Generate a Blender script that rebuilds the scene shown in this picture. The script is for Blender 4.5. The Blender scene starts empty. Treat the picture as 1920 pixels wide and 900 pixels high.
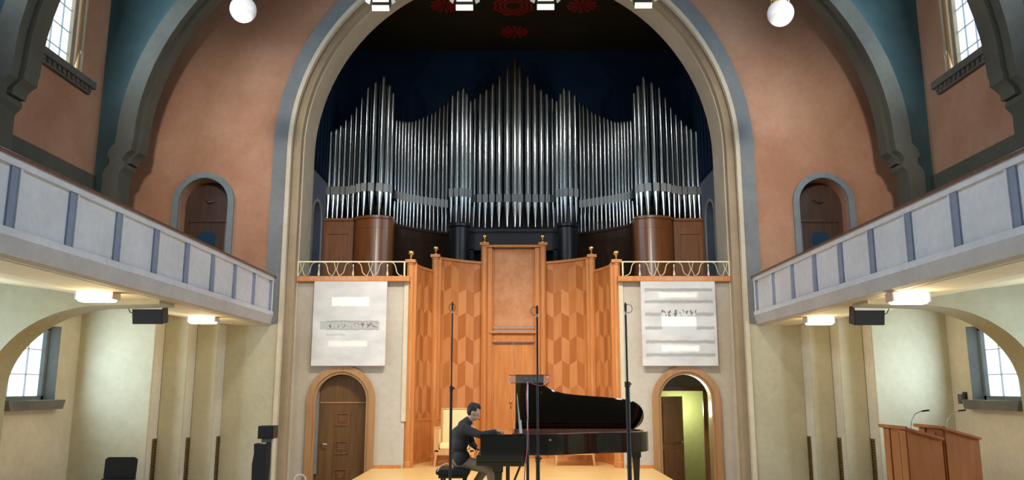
import bpy, bmesh, math, random
from mathutils import Vector, Matrix
from mathutils.geometry import tessellate_polygon
random.seed(7)
PI = math.pi
SC = bpy.context.scene
COL = SC.collection

# ------------------------------------------------------------------ camera
CAMH, TH, FPX, CX = 1.68, math.radians(10.5), 1500.0, 963.0
cam_d = bpy.data.cameras.new('camera'); cam = bpy.data.objects.new('camera', cam_d)
COL.objects.link(cam); SC.camera = cam
cam.location = (0, 0, CAMH); cam.rotation_euler = (PI/2 + TH, 0, 0)
cam_d.sensor_fit = 'HORIZONTAL'; cam_d.sensor_width = 36; cam_d.lens = 36*FPX/1920
cam_d.shift_x = -(CX-960)/1920
cam_d.clip_start = .05; cam_d.clip_end = 200

# ------------------------------------------------------------------ colour management, world
SC.view_settings.view_transform = 'Standard'; SC.view_settings.look = 'None'
SC.view_settings.gamma = 1; SC.view_settings.use_curve_mapping = False
SC.view_settings.exposure = 0.10
SC.cycles.use_denoising = True
SC.cycles.max_bounces = 8; SC.cycles.diffuse_bounces = 4; SC.cycles.glossy_bounces = 4
SC.cycles.sample_clamp_indirect = 6
W = bpy.data.worlds.new('world'); SC.world = W; W.use_nodes = True
bg = W.node_tree.nodes['Background']; bg.inputs[0].default_value = (.80, .88, 1, 1); bg.inputs[1].default_value = .34

def lamp(kind, name, loc, power, color, size=.3, size_y=None, target=None, spot=None, blend=.5):
    d = bpy.data.lights.new(name, kind); d.energy = power; d.color = color
    if kind == 'AREA':
        d.size = size
        if size_y: d.shape = 'RECTANGLE'; d.size_y = size_y
    else: d.shadow_soft_size = size
    if kind == 'SPOT': d.spot_size = math.radians(spot); d.spot_blend = blend
    o = bpy.data.objects.new(name, d); COL.objects.link(o); o.location = loc
    if target is not None:
        o.rotation_euler = (Vector(target)-Vector(loc)).to_track_quat('-Z', 'Y').to_euler()
    return o
DAY = (.60, .80, 1); WARM = (1, .74, .42); STAGE = (1, .90, .74)
WINPOW_UP, WINPOW_LOW, SPOTPOW, BALCPOW, GLOBEPOW = 165, 85, 820, 20, 14
# daylight through the clerestory and aisle windows of each bay (the glass stands just behind)
for s in (-1, 1):
    for y in (14.2, 10.3, 6.4, 2.5):
        lamp('AREA', 'window_daylight', (s*8.45, y, 9.4), WINPOW_UP, DAY, 1.6, 3.4, target=(0, y, 8.2))
    for y in (14.6, 10.6, 6.6):
        lamp('AREA', 'window_daylight', (s*8.5, y, 2.1), WINPOW_LOW, DAY, 1.2, 1.2, target=(0, y, 2.0))

# unseen spotlights added to brighten the wall by the arch and the organ pipes
for s in (-1, 1):
    lamp('SPOT', 'added_wall_spot', (s*2.6, 1.0, 8.2), 5200, (1, .93, .84), .55, target=(s*5.9, 17.2, 6.2), spot=27, blend=1)
    lamp('SPOT', 'added_organ_spot', (s*6.6, 4.0, 5.2), 1000, (.93, .97, 1), .08, target=(s*1.8, 21.5, 7.4), spot=34, blend=1)

    lamp('SPOT', 'added_pipe_spot', (s*2.4, 14.3, 11.0), 260, (.97, .98, 1), .10, target=(s*1.5, 21.5, 7.0), spot=62, blend=.9)  # extra pair out of view, added for highlights on the pipes

# ------------------------------------------------------------------ pixel <-> place
def ratio(v): return math.tan(TH + math.atan((450-v)/FPX))          # height above the eye / distance
def zat(v, Y): return CAMH + Y*ratio(v)
def xat(u, v, Y):
    d = Y*math.cos(TH) + Y*ratio(v)*math.sin(TH)
    return (u-CX)*d/FPX
def P(u, v, Y): return Vector((xat(u, v, Y), Y, zat(v, Y)))

# ------------------------------------------------------------------ materials
def new_mat(name):
    m = bpy.data.materials.new(name); m.use_nodes = True
    return m, m.node_tree.nodes, m.node_tree.links, m.node_tree.nodes['Principled BSDF']
def plain(name, c, rough=.5, metal=0, emit=None, es=0, coat=0, spec=None, alpha=None, trans=0):
    m, n, l, b = new_mat(name)
    b.inputs['Base Color'].default_value = (*c, 1); b.inputs['Roughness'].default_value = rough
    b.inputs['Metallic'].default_value = metal; b.inputs['Coat Weight'].default_value = coat
    if spec is not None: b.inputs['Specular IOR Level'].default_value = spec
    if emit: b.inputs['Emission Color'].default_value = (*emit, 1); b.inputs['Emission Strength'].default_value = es
    if trans: b.inputs['Transmission Weight'].default_value = trans
    tx = n.new('ShaderNodeTexNoise'); tx.inputs['Scale'].default_value = 14
    mp = n.new('ShaderNodeMapRange'); mp.inputs[3].default_value = max(0, rough-.04); mp.inputs[4].default_value = min(1, rough+.04)
    l.new(tx.outputs[0], mp.inputs[0]); l.new(mp.outputs[0], b.inputs['Roughness'])
    return m
def plaster(name, c1, c2, scale=.6, bump=.15, rough=.9, c3=None):
    m, n, l, b = new_mat(name)
    tc = n.new('ShaderNodeTexCoord')
    a = n.new('ShaderNodeTexNoise'); a.inputs['Scale'].default_value = scale; a.inputs['Detail'].default_value = 6; a.inputs['Roughness'].default_value = .6
    r = n.new('ShaderNodeValToRGB'); r.color_ramp.elements[0].position = .35; r.color_ramp.elements[1].position = .68
    r.color_ramp.elements[0].color = (*c1, 1); r.color_ramp.elements[1].color = (*c2, 1)
    f = n.new('ShaderNodeTexNoise'); f.inputs['Scale'].default_value = 9; f.inputs['Detail'].default_value = 8
    mx = n.new('ShaderNodeMix'); mx.data_type = 'RGBA'; mx.blend_type = 'MULTIPLY'; mx.inputs[0].default_value = .22
    l.new(tc.outputs['Object'], a.inputs['Vector']); l.new(tc.outputs['Object'], f.inputs['Vector'])
    l.new(a.outputs[0], r.inputs[0]); l.new(r.outputs[0], mx.inputs[6]); l.new(f.outputs[0], mx.inputs[7])
    l.new(mx.outputs[2], b.inputs['Base Color']); b.inputs['Roughness'].default_value = rough
    b.inputs['Specular IOR Level'].default_value = .25
    bp = n.new('ShaderNodeBump'); bp.inputs['Strength'].default_value = bump; bp.inputs['Distance'].default_value = .02
    l.new(f.outputs[0], bp.inputs['Height']); l.new(bp.outputs[0], b.inputs['Normal'])
    return m
def wood(name, c1, c2, rough=.35, sc=(14, 14, 1.2), coat=.25):
    m, n, l, b = new_mat(name)
    tc = n.new('ShaderNodeTexCoord'); mp = n.new('ShaderNodeMapping'); mp.inputs['Scale'].default_value = sc
    a = n.new('ShaderNodeTexNoise'); a.inputs['Scale'].default_value = 1.0; a.inputs['Detail'].default_value = 8; a.inputs['Distortion'].default_value = .6
    r = n.new('ShaderNodeValToRGB'); r.color_ramp.elements[0].position = .3; r.color_ramp.elements[1].position = .72
    r.color_ramp.elements[0].color = (*c1, 1); r.color_ramp.elements[1].color = (*c2, 1)
    l.new(tc.outputs['Object'], mp.inputs[0]); l.new(mp.outputs[0], a.inputs['Vector']); l.new(a.outputs[0], r.inputs[0])
    l.new(r.outputs[0], b.inputs['Base Color']); b.inputs['Roughness'].default_value = rough; b.inputs['Coat Weight'].default_value = coat
    b.inputs['Coat Roughness'].default_value = .2
    return m
class NB:                                                            # small node builder for maths
    def __init__(s, m): s.n = m.node_tree.nodes; s.l = m.node_tree.links
    def put(s, v, sock):
        if isinstance(v, (int, float)): sock.default_value = v
        else: s.l.new(v, sock)
    def m(s, op, a, b=0, c=0):
        q = s.n.new('ShaderNodeMath'); q.operation = op
        s.put(a, q.inputs[0]); s.put(b, q.inputs[1]); s.put(c, q.inputs[2]); return q.outputs[0]
    def mix(s, f, a, b):
        q = s.n.new('ShaderNodeMix'); q.data_type = 'RGBA'; s.put(f, q.inputs[0])
        for v, i in ((a, 6), (b, 7)):
            if isinstance(v, tuple): q.inputs[i].default_value = (*v, 1)
            else: s.l.new(v, q.inputs[i])
        return q.outputs[2]
    def box(s, u, v, u0, u1, v0, v1, soft=.008):                     # 1 inside the rectangle
        def edge(x, e, sg):
            q = s.n.new('ShaderNodeMapRange'); q.interpolation_type = 'SMOOTHSTEP'
            s.put(x, q.inputs[0]); q.inputs[1].default_value = e-soft; q.inputs[2].default_value = e+soft
            q.inputs[3].default_value = 0 if sg > 0 else 1; q.inputs[4].default_value = 1 if sg > 0 else 0
            return q.outputs[0]
        return s.m('MULTIPLY', s.m('MULTIPLY', edge(u, u0, 1), edge(u, u1, -1)), s.m('MULTIPLY', edge(v, v0, 1), edge(v, v1, -1)))
def marquetry(name, cw, ch, cols, slope=.42):                        # veneer of leaning lozenges, read from UV in metres
    m, n, l, b = new_mat(name); k = NB(m)
    uv = n.new('ShaderNodeUVMap'); sp = n.new('ShaderNodeSeparateXYZ'); l.new(uv.outputs[0], sp.inputs[0])
    u, v = sp.outputs[0], sp.outputs[1]
    cu = k.m('DIVIDE', u, cw); ci = k.m('FLOOR', cu); fr = k.m('SUBTRACT', cu, ci)
    par = k.m('ABSOLUTE', k.m('MODULO', ci, 2))
    tri = k.m('ADD', k.m('MULTIPLY', fr, k.m('SUBTRACT', 1, k.m('MULTIPLY', par, 2))), par)
    vv = k.m('ADD', k.m('DIVIDE', v, ch), k.m('MULTIPLY', tri, slope*cw/ch*1.25))
    ri = k.m('FLOOR', vv)
    cb = n.new('ShaderNodeCombineXYZ'); l.new(ci, cb.inputs[0]); l.new(ri, cb.inputs[1])
    wn = n.new('ShaderNodeTexWhiteNoise'); wn.noise_dimensions = '2D'; l.new(cb.outputs[0], wn.inputs['Vector'])
    par2 = k.m('ABSOLUTE', k.m('MODULO', k.m('ADD', ci, ri), 2))
    tone = k.m('ADD', k.m('MULTIPLY', par2, .42), k.m('MULTIPLY', wn.outputs[0], .56))
    tc = n.new('ShaderNodeTexCoord'); mp = n.new('ShaderNodeMapping'); mp.inputs['Scale'].default_value = (9, 9, 1.5); l.new(tc.outputs['Object'], mp.inputs[0])
    g = n.new('ShaderNodeTexNoise'); g.inputs['Scale'].default_value = 1.3; g.inputs['Detail'].default_value = 7; l.new(mp.outputs[0], g.inputs['Vector'])
    tone = k.m('ADD', tone, k.m('MULTIPLY', k.m('SUBTRACT', g.outputs[0], .5), .6))
    r = n.new('ShaderNodeValToRGB'); l.new(tone, r.inputs[0])
    r.color_ramp.elements[0].color = (*cols[0], 1); r.color_ramp.elements[1].color = (*cols[2], 1)
    e = r.color_ramp.elements.new(.5); e.color = (*cols[1], 1)
    l.new(r.outputs[0], b.inputs['Base Color']); b.inputs['Roughness'].default_value = .38; b.inputs['Coat Weight'].default_value = .2
    return m

M = {}
M['orange'] = plaster('terracotta_plaster', (.43, .205, .118), (.60, .335, .215), .45)
M['beige'] = plaster('beige_plaster', (.50, .46, .32), (.62, .57, .41), .5)
M['greywall'] = plaster('grey_plaster', (.50, .45, .38), (.58, .53, .45), .7)
M['litreveal'] = plaster('lit_reveal_paint', (.72, .66, .52), (.82, .76, .62), .8)  # lamp light on the reveals put into a lighter cream
M['olive'] = plaster('olive_plaster', (.35, .32, .21), (.44, .41, .28), .6)
M['cream'] = plaster('cream_plaster', (.62, .53, .38), (.74, .64, .48), .8)
M['brownband'] = plaster('brown_plaster', (.42, .33, .22), (.50, .40, .28), .8)
M['blueband'] = plaster('blue_grey_plaster', (.205, .21, .212), (.27, .275, .272), .8)
M['rib'] = plaster('green_grey_plaster', (.100, .094, .074), (.135, .127, .10), .9, .3)
M['teal'] = plaster('teal_plaster', (.045, .078, .078), (.075, .115, .115), .7)
M['navy'] = plaster('navy_plaster', (.004, .017, .045), (.008, .03, .07), .5)
M['chamberside'] = plaster('slate_plaster', (.18, .20, .26), (.24, .26, .32), .8)
M['darkceil'] = plaster('dark_ceiling_paint', (.035, .026, .014), (.05, .038, .02), .8)
M['soffit'] = plaster('cream_soffit', (.66, .56, .34), (.75, .64, .42), .6)
M['white'] = plaster('white_paint', (.70, .70, .72), (.80, .80, .82), 1.2, .05, .6)
M['bluestile'] = plaster('blue_grey_paint', (.26, .30, .40), (.32, .36, .46), 1.2, .05, .6)
M['fascia'] = plaster('fascia_paint', (.52, .50, .50), (.62, .60, .58), 1.0, .1, .7)
M['parq'] = None
M['floor'] = plaster('hall_floor', (.22, .16, .10), (.30, .22, .14), 1.0, .05, .5)
M['wood'] = wood('orange_maple', (.50, .185, .045), (.64, .27, .08))
M['woodpost'] = wood('orange_maple_post', (.48, .17, .04), (.60, .245, .07))
M['woodd'] = wood('dark_oak', (.12, .045, .018), (.20, .08, .03))
M['casewood'] = wood('organ_case_walnut', (.20, .065, .018), (.30, .105, .03), .3)
M['caseblack'] = plain('organ_case_black', (.012, .013, .016), .35)
M['casedark'] = wood('organ_case_dark', (.035, .018, .010), (.06, .03, .018), .3)
M['handrail'] = wood('handrail_wood', (.12, .045, .02), (.2, .085, .04))
M['doorwood'] = wood('door_oak', (.095, .045, .014), (.15, .075, .025))
M['frame'] = wood('door_frame_wood', (.33, .17, .07), (.42, .23, .10))
M['lectern'] = wood('lectern_cherry', (.36, .12, .035), (.48, .18, .06), .35, (10, 10, 1))
M['marq'] = marquetry('lozenge_veneer', .225, .59, ((.40, .13, .03), (.50, .185, .05), (.64, .29, .11)))
M['marqs'] = marquetry('narrow_lozenge_veneer', .22, .59, ((.36, .11, .025), (.47, .16, .04), (.60, .26, .09)))
M['burl'] = plaster('burl_veneer', (.50, .20, .075), (.64, .33, .17), 2.2, .02, .4)
M['pipe'] = plain('tin_pipe', (.50, .52, .51), .18, 1)
M['pipedark'] = plain('pipe_mouth', (.20, .21, .21), .35, .9)
M['brass'] = plain('brass', (.85, .62, .25), .22, 1)
M['gilt'] = plain('pale_gilt', (.72, .64, .42), .4, .7)
M['steel'] = plain('steel', (.55, .55, .55), .3, 1)
M['black'] = plain('piano_lacquer', (.006, .006, .007), .06, 0, coat=1)
M['blackm'] = plain('matt_black', (.012, .012, .013), .5)
M['blackcloth'] = plain('speaker_cloth', (.018, .019, .022), .85)
M['redwood'] = wood('inner_rim_mahogany', (.20, .05, .02), (.30, .09, .04))
M['gold'] = plain('iron_frame_gold', (.60, .40, .14), .35, .9)
M['ivory'] = plain('ivory_key', (.85, .83, .76), .3)
M['red'] = plain('red_paint', (.35, .012, .012), .7)
M['globe'] = plain('opal_glass', (.62, .63, .66), .15, 0, (1, .98, .95), .05)
M['lampw'] = plain('lamp_diffuser', (1, .95, .8), .4, 0, (1, .80, .48), 9)
M['lampin'] = plain('lamp_lens_lit_flap', (1, .95, .85), .4, 0, (1, .90, .66), .95)  # glows; also on flaps, standing in for the light they catch
M['flap'] = plain('white_flap', (.8, .78, .7), .5)
M['glass'] = None
M['door_green'] = plaster('green_wall', (.50, .58, .22), (.58, .66, .30), .8)
M['chairfab'] = plain('cream_upholstery', (.82, .66, .36), .85)
M['chairwood'] = wood('chair_wood', (.52, .26, .10), (.62, .34, .15))
M['shirt'] = plain('charcoal_shirt', (.055, .050, .053), .9)
M['khaki'] = plain('khaki_cloth', (.40, .31, .21), .9)
M['skin'] = plain('skin', (.78, .48, .35), .55)
M['hair'] = plain('dark_hair', (.035, .025, .02), .6)
M['shoe'] = plain('dark_leather', (.03, .02, .015), .4)
M['pink'] = plain('pink_cable', (.45, .10, .12), .5)
M['whitecable'] = plain('white_cable', (.8, .78, .72), .5)
M['clear'] = plain('clear_acrylic', (.9, .85, .8), .05, 0, trans=.9)
M['grille'] = plain('bronze_grille', (.16, .11, .045), .5, .6)
M['stone'] = plaster('sill_stone', (.13, .125, .11), (.18, .17, .15), 1.5)
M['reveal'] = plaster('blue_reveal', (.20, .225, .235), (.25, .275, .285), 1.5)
M['leads'] = plain('pale_leads', (.50, .56, .62), .5)
M['updoor'] = wood('blackish_oak', (.045, .022, .014), (.075, .036, .022))
M['bluepane'] = plain('dark_blue_pane', (.02, .05, .09), .1)
def glass_mat():
    m, n, l, b = new_mat('leaded_daylit_glass'); k = NB(m)
    tc = n.new('ShaderNodeTexCoord'); sp = n.new('ShaderNodeSeparateXYZ'); l.new(tc.outputs['Object'], sp.inputs[0])
    nz = n.new('ShaderNodeTexNoise'); nz.inputs['Scale'].default_value = 3; l.new(tc.outputs['Object'], nz.inputs['Vector'])
    b.inputs['Base Color'].default_value = (.5, .55, .6, 1); b.inputs['Roughness'].default_value = .2
    col = k.mix(nz.outputs[0], (.62, .86, 1.0), (.86, .95, 1.0))
    l.new(col, b.inputs['Emission Color']); b.inputs['Emission Strength'].default_value = 1.5
    return m
M['glass'] = glass_mat()
def parquet():
    m, n, l, b = new_mat('pale_parquet')
    tc = n.new('ShaderNodeTexCoord'); br = n.new('ShaderNodeTexBrick'); br.inputs['Scale'].default_value = 1
    br.inputs['Color1'].default_value = (.72, .46, .17, 1); br.inputs['Color2'].default_value = (.80, .53, .22, 1); br.inputs['Mortar'].default_value = (.55, .33, .12, 1)
    br.inputs['Brick Width'].default_value = 1.2; br.inputs['Row Height'].default_value = .09; br.inputs['Mortar Size'].default_value = .003
    l.new(tc.outputs['Object'], br.inputs['Vector']); l.new(br.outputs[0], b.inputs['Base Color'])
    b.inputs['Roughness'].default_value = .35
    return m
M['parq'] = parquet()

# ------------------------------------------------------------------ mesh helpers
class MB:
    def __init__(s): s.v = []; s.f = []; s.uv = None
    def add(s, vs, fs):
        o = len(s.v); s.v += [tuple(p) for p in vs]; s.f += [tuple(i+o for i in f) for f in fs]; return s
    def box(s, x0, x1, y0, y1, z0, z1, rot=None, piv=None):
        vs = [Vector(p) for p in ((x0,y0,z0),(x1,y0,z0),(x1,y1,z0),(x0,y1,z0),(x0,y0,z1),(x1,y0,z1),(x1,y1,z1),(x0,y1,z1))]
        if rot is not None:
            c = Vector(piv) if piv is not None else sum(vs, Vector())/8
            vs = [c + rot @ (p-c) for p in vs]
        return s.add(vs, [(0,3,2,1),(4,5,6,7),(0,1,5,4),(1,2,6,5),(2,3,7,6),(3,0,4,7)])
    def prism(s, poly, a0, a1, axis='y', holes=()):
        """poly: 2-D outline; extruded between a0 and a1 along axis. y: (x,z) x: (y,z) z: (x,y)"""
        def m3(p, a): return {'y': (p[0], a, p[1]), 'x': (a, p[0], p[1]), 'z': (p[0], p[1], a)}[axis]
        loops = [list(poly)] + [list(h) for h in holes]
        flat = [p for lp in loops for p in lp]; n = len(flat)
        tris = tessellate_polygon([[Vector((p[0], p[1], 0)) for p in lp] for lp in loops])
        vs = [m3(p, a0) for p in flat] + [m3(p, a1) for p in flat]
        fs = [tuple(t) for t in tris] + [tuple(i+n for i in reversed(t)) for t in tris]
        o = 0
        for lp in loops:
            k = len(lp)
            fs += [(o+i, o+(i+1) % k, n+o+(i+1) % k, n+o+i) for i in range(k)]; o += k
        return s.add(vs, fs)
    def tube(s, pts, r, seg=8, cap=True):
        pts = [Vector(p) for p in pts]; n = len(pts); rs = r if isinstance(r, (list, tuple)) else [r]*n
        rings = []; prev = None
        for i, p in enumerate(pts):
            t = (pts[min(i+1, n-1)] - pts[max(i-1, 0)]).normalized()
            if prev is None:
                a = Vector((0, 0, 1)) if abs(t.z) < .9 else Vector((1, 0, 0)); u = t.cross(a).normalized()
            else: u = (prev - t*prev.dot(t)).normalized()
            prev = u; w = t.cross(u)
            rings.append([p + (u*math.cos(2*PI*j/seg) + w*math.sin(2*PI*j/seg))*rs[i] for j in range(seg)])
        fs = [(i*seg+j, i*seg+(j+1) % seg, (i+1)*seg+(j+1) % seg, (i+1)*seg+j) for i in range(n-1) for j in range(seg)]
        if cap: fs += [tuple(reversed(range(seg))), tuple((n-1)*seg+j for j in range(seg))]
        return s.add([q for rg in rings for q in rg], fs)
    def lathe(s, prof, c=(0, 0, 0), seg=16, a0=0, a1=2*PI):
        """prof: (r, z)"""
        full = abs(a1-a0-2*PI) < 1e-6; k = seg if full else seg+1; n = len(prof)
        vs = [(c[0]+r*math.cos(a0+(a1-a0)*j/seg), c[1]+r*math.sin(a0+(a1-a0)*j/seg), c[2]+z) for r, z in prof for j in range(k)]
        fs = [(i*k+j, i*k+(j+1) % k, (i+1)*k+(j+1) % k, (i+1)*k+j) for i in range(n-1) for j in range(k if full else seg)]
        return s.add(vs, fs)
    def sphere(s, c, r, seg=20, sq=(1, 1, 1)):
        h = seg//2
        vs = [(c[0]+r*sq[0]*math.sin(PI*i/h)*math.cos(2*PI*j/seg), c[1]+r*sq[1]*math.sin(PI*i/h)*math.sin(2*PI*j/seg), c[2]+r*sq[2]*math.cos(PI*i/h)) for i in range(h+1) for j in range(seg)]
        return s.add(vs, [(i*seg+j, (i+1)*seg+j, (i+1)*seg+(j+1) % seg, i*seg+(j+1) % seg) for i in range(h) for j in range(seg)])
    def sheet(s, a, b, uvs=None):
        """quads between two equally long point rows"""
        n = len(a); return s.add(list(a)+list(b), [(i, i+1, n+i+1, n+i) for i in range(n-1)])
    def build(s, name, mat, parent=None, smooth=False, bevel=0):
        me = bpy.data.meshes.new(name); me.from_pydata(s.v, [], s.f); me.update()
        bm = bmesh.new(); bm.from_mesh(me)
        bmesh.ops.remove_doubles(bm, verts=bm.verts, dist=1e-5)
        bmesh.ops.recalc_face_normals(bm, faces=bm.faces); bm.to_mesh(me); bm.free()
        me.materials.append(M[mat] if isinstance(mat, str) else mat)
        o = bpy.data.objects.new(name, me); COL.objects.link(o)
        if smooth:
            for p in me.polygons: p.use_smooth = True
            e = o.modifiers.new('split', 'EDGE_SPLIT'); e.split_angle = math.radians(40)
        if bevel:
            b = o.modifiers.new('bevel', 'BEVEL'); b.width = bevel; b.segments = 2; b.limit_method = 'ANGLE'
        if parent is not None:
            o.parent = parent; o.matrix_parent_inverse = Matrix.Translation(-parent.location) if parent.type == 'EMPTY' and not parent.rotation_euler.z else parent.matrix_world.inverted()
        return o
def tag(o, label=None, cat=None, group=None, kind=None):
    for k, v in (('label', label), ('category', cat), ('group', group), ('kind', kind)):
        if v: o[k] = v
    return o
def thing(name, label, cat, loc=(0, 0, 0), group=None, kind=None):
    o = bpy.data.objects.new(name, None); COL.objects.link(o); o.location = loc; o.empty_display_size = .1
    return tag(o, label, cat, group, kind)
def struct(name, mb, mat, **k):
    return tag(mb.build(name, mat, **k), kind='structure')
def arc(cx, cz, a, b, t0, t1, n): return [(cx+a*math.cos(t0+(t1-t0)*i/n), cz+b*math.sin(t0+(t1-t0)*i/n)) for i in range(n+1)]
def arch_poly(cx, hw, z0, zs, n=20):                                 # door-shaped opening, clockwise from lower left
    return [(cx-hw, z0)] + [(cx+hw, z0)] + arc(cx, zs, hw, hw, 0, PI, n)

# ================================================================== SETTING
YE = 17.2            # end wall plane
XS = 8.6             # side wall
HF = -.52            # hall floor
ZB = 3.05            # split of the end wall at the balcony
YW = 17.65           # stage wall with the paintings
CZ0, R0 = 6.97, 5.36 # outer arch
# floors
struct('floor', MB().box(-9, 9, -4, 17.9, HF-.2, HF), 'floor')
st = MB().box(-8.0, 8.0, 3.0, 15.2, HF, 0); st.box(-3.02, 2.98, 15.2, 20.9, HF, 0)
struct('stage_floor', st, 'parq')
# side walls: terracotta above, green-grey dado, cream aisle below; with window openings
UPW = [(13.35, 15.05)] + [(13.35-3.9*k, 15.05-3.9*k) for k in (1, 2, 3)]
LOW = [(13.75, 15.28)] + [(13.75-4*k, 15.28-4*k) for k in (1, 2)]
for s, side in ((-1, 'left'), (1, 'right')):
    up = MB().prism([(-4, 5.95), (17.3, 5.95), (17.3, 14.5), (-4, 14.5)], s*XS, s*(XS+.5), 'x',
                    [[(a, 7.75), (b, 7.75), (b, 11.6), (a, 11.6)] for a, b in UPW])
    struct('wall_'+side, up, 'orange')
    struct('wall_'+side+'_dado', MB().box(*sorted((s*(XS-.04), s*(XS+.5))), -4, 17.3, 3.3, 5.95), 'rib')
    lo = MB().prism([(-4, HF), (17.3, HF), (17.3, 3.3), (-4, 3.3)], s*XS, s*(XS+.5), 'x',
                    [[(a, 1.47), (b, 1.47), (b, 2.83), (a, 2.83)] for a, b in LOW])
    struct('wall_'+side+'_lower', lo, 'cream')
wn = [0]
def window(s, a, b, z0, z1, upper):
    wn[0] += 1
    w = thing('window_%d' % wn[0], None, None, (s*(XS+.3), (a+b)/2, z0), kind='structure')
    MB().box(*sorted((s*(XS+.30), s*(XS+.33))), a, b, z0, z1).build('pane', 'glass', w)
    fr = MB(); x0, x1 = sorted((s*(XS+.22), s*(XS+.36)))
    for y in (a, b-.07): fr.box(x0, x1, y, y+.07, z0, z1)
    for z in (z0, z1-.07): fr.box(x0, x1, a, b, z, z+.07)
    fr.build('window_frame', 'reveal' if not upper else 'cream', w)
    br = MB(); x0, x1 = sorted((s*(XS+.27), s*(XS+.30)))
    nb = 5 if upper else 3
    for i in range(1, nb): y = a+(b-a)*i/nb; br.box(x0, x1, y-.006, y+.006, z0, z1)
    z = z0+.46
    while z < z1-.1: br.box(x0, x1, a, b, z-.008, z+.008); z += .46
    br.build('glazing_bars', 'leads', w)
    rv = MB(); x0, x1 = sorted((s*(XS+.002), s*(XS+.22)))
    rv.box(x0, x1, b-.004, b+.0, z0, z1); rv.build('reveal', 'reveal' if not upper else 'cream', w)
    if upper:                                                        # slim round shaft in the splay and a dentilled sill
        MB().tube([(s*(XS+.06), b-.10, z0), (s*(XS+.06), b-.10, z1)], .055, 12).build('shaft', 'frame', w, smooth=True)
        sl = MB().box(*sorted((s*(XS-.16), s*(XS+.25))), a-.35, b+.3, z0-.14, z0)
        sl.box(*sorted((s*(XS-.08), s*(XS))), a-.3, b+.25, z0-.26, z0-.14)
        for i in range(14): y = a-.22+(b-a+.4)*i/13; sl.box(*sorted((s*(XS-.12), s*(XS-.08))), y-.03, y+.03, z0-.22, z0-.14)
        sl.build('window_sill', 'stone', w)
    else:
        MB().prism([(a-.12, z0), (b+.10, z0), (b+.02, z0-.17), (a-.04, z0-.17)], *sorted((s*(XS-.16), s*(XS+.2))), 'x').build('window_sill', 'stone', w)
for s in (-1, 1):
    for a, b in UPW: window(s, a, b, 7.75, 11.6, True)
    for a, b in LOW: window(s, a, b, 1.47, 2.83, False)

# end wall, upper (terracotta) and lower (beige), both cut by the great arch
XC = 0.0
inner = arc(0, CZ0, 5.02, 5.02, 0, PI, 48)
UDX = 6.83
def updoor(cx): return arch_poly(cx, .55, 3.35, 5.70)
out = [(-XS-.1, ZB), (-5.02, ZB)] + list(reversed(inner)) + [(5.02, ZB), (XS+.1, ZB), (XS+.1, 14.5), (-XS-.1, 14.5)]
struct('wall_end', MB().prism(out, YE, YE+.4, 'y', [updoor(-UDX), updoor(UDX)]), 'orange')
for s, side in ((-1, 'left'), (1, 'right')):
    struct('wall_end_'+side, MB().box(*sorted((s*5.02, s*(XS+.1))), YE, YE+.4, HF, ZB), 'beige')
    pr = MB()
    for (xa, xb, ya) in ((7.1, XS+.1, 15.95), (6.6, 7.1, 16.35), (6.15, 6.6, 16.75)):
        pr.box(*sorted((s*xa, s*xb)), ya, YE, HF, 3.3)
    struct('wall_pier_'+side, pr, 'beige', bevel=.025)
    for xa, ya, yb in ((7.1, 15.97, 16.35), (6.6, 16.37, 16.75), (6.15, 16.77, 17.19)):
        struct('trim_lit_reveal', MB().box(*sorted((s*(xa-.006), s*xa)), ya, yb, HF, 3.1), 'litreveal')  # paler strips stand in for lamp light on the reveals
# painted arch band, stepped mouldings and the deep reveal
def archband(name, xa, xb, cza, czb, y0, y1, mat, zbase, n=48, ra=None, rb=None):
    o = [(-xb, zbase)] + list(reversed(arc(0, czb, xb, xb, 0, PI, n))) + [(xb, zbase)]
    i = [(xa, zbase)] + arc(0, cza, xa, xa, 0, PI, n) + [(-xa, zbase)]
    return struct(name, MB().prism(o+i, y0, y1, 'y'), mat, smooth=True)
archband('trim_1', 5.02, R0, CZ0, CZ0, YE-.04, YE, 'blueband', ZB)
archband('trim_2', 4.95, 5.04, CZ0, CZ0, YE-.06, YE+.06, 'cream', HF)
archband('trim_3', 4.80, 5.2, CZ0+.06, CZ0, YE+.18, YE+.38, 'brownband', HF)
def reveal(name, ra, za, ya, rb, zb, yb, mat, n=48):                 # sloping soffit between two arch outlines
    def row(r, zc, y): return [(-r, y, HF)] + [(x, y, z) for x, z in reversed(arc(0, zc, r, r, 0, PI, n))] + [(r, y, HF)]
    m = MB().sheet(row(ra, za, ya), row(rb, zb, yb)); m.sheet(row(ra, za, ya), row(ra+.35, za, ya)); m.sheet(row(rb, zb, yb), row(rb+.6, zb, yb)); m.sheet(row(ra+.35, za, ya), row(rb+.6, zb, yb))
    return struct(name, m, mat, smooth=True)
reveal('trim_4', 4.77, CZ0+.08, YE+.38, 4.80, CZ0+.18, 18.6, 'cream')

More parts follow.
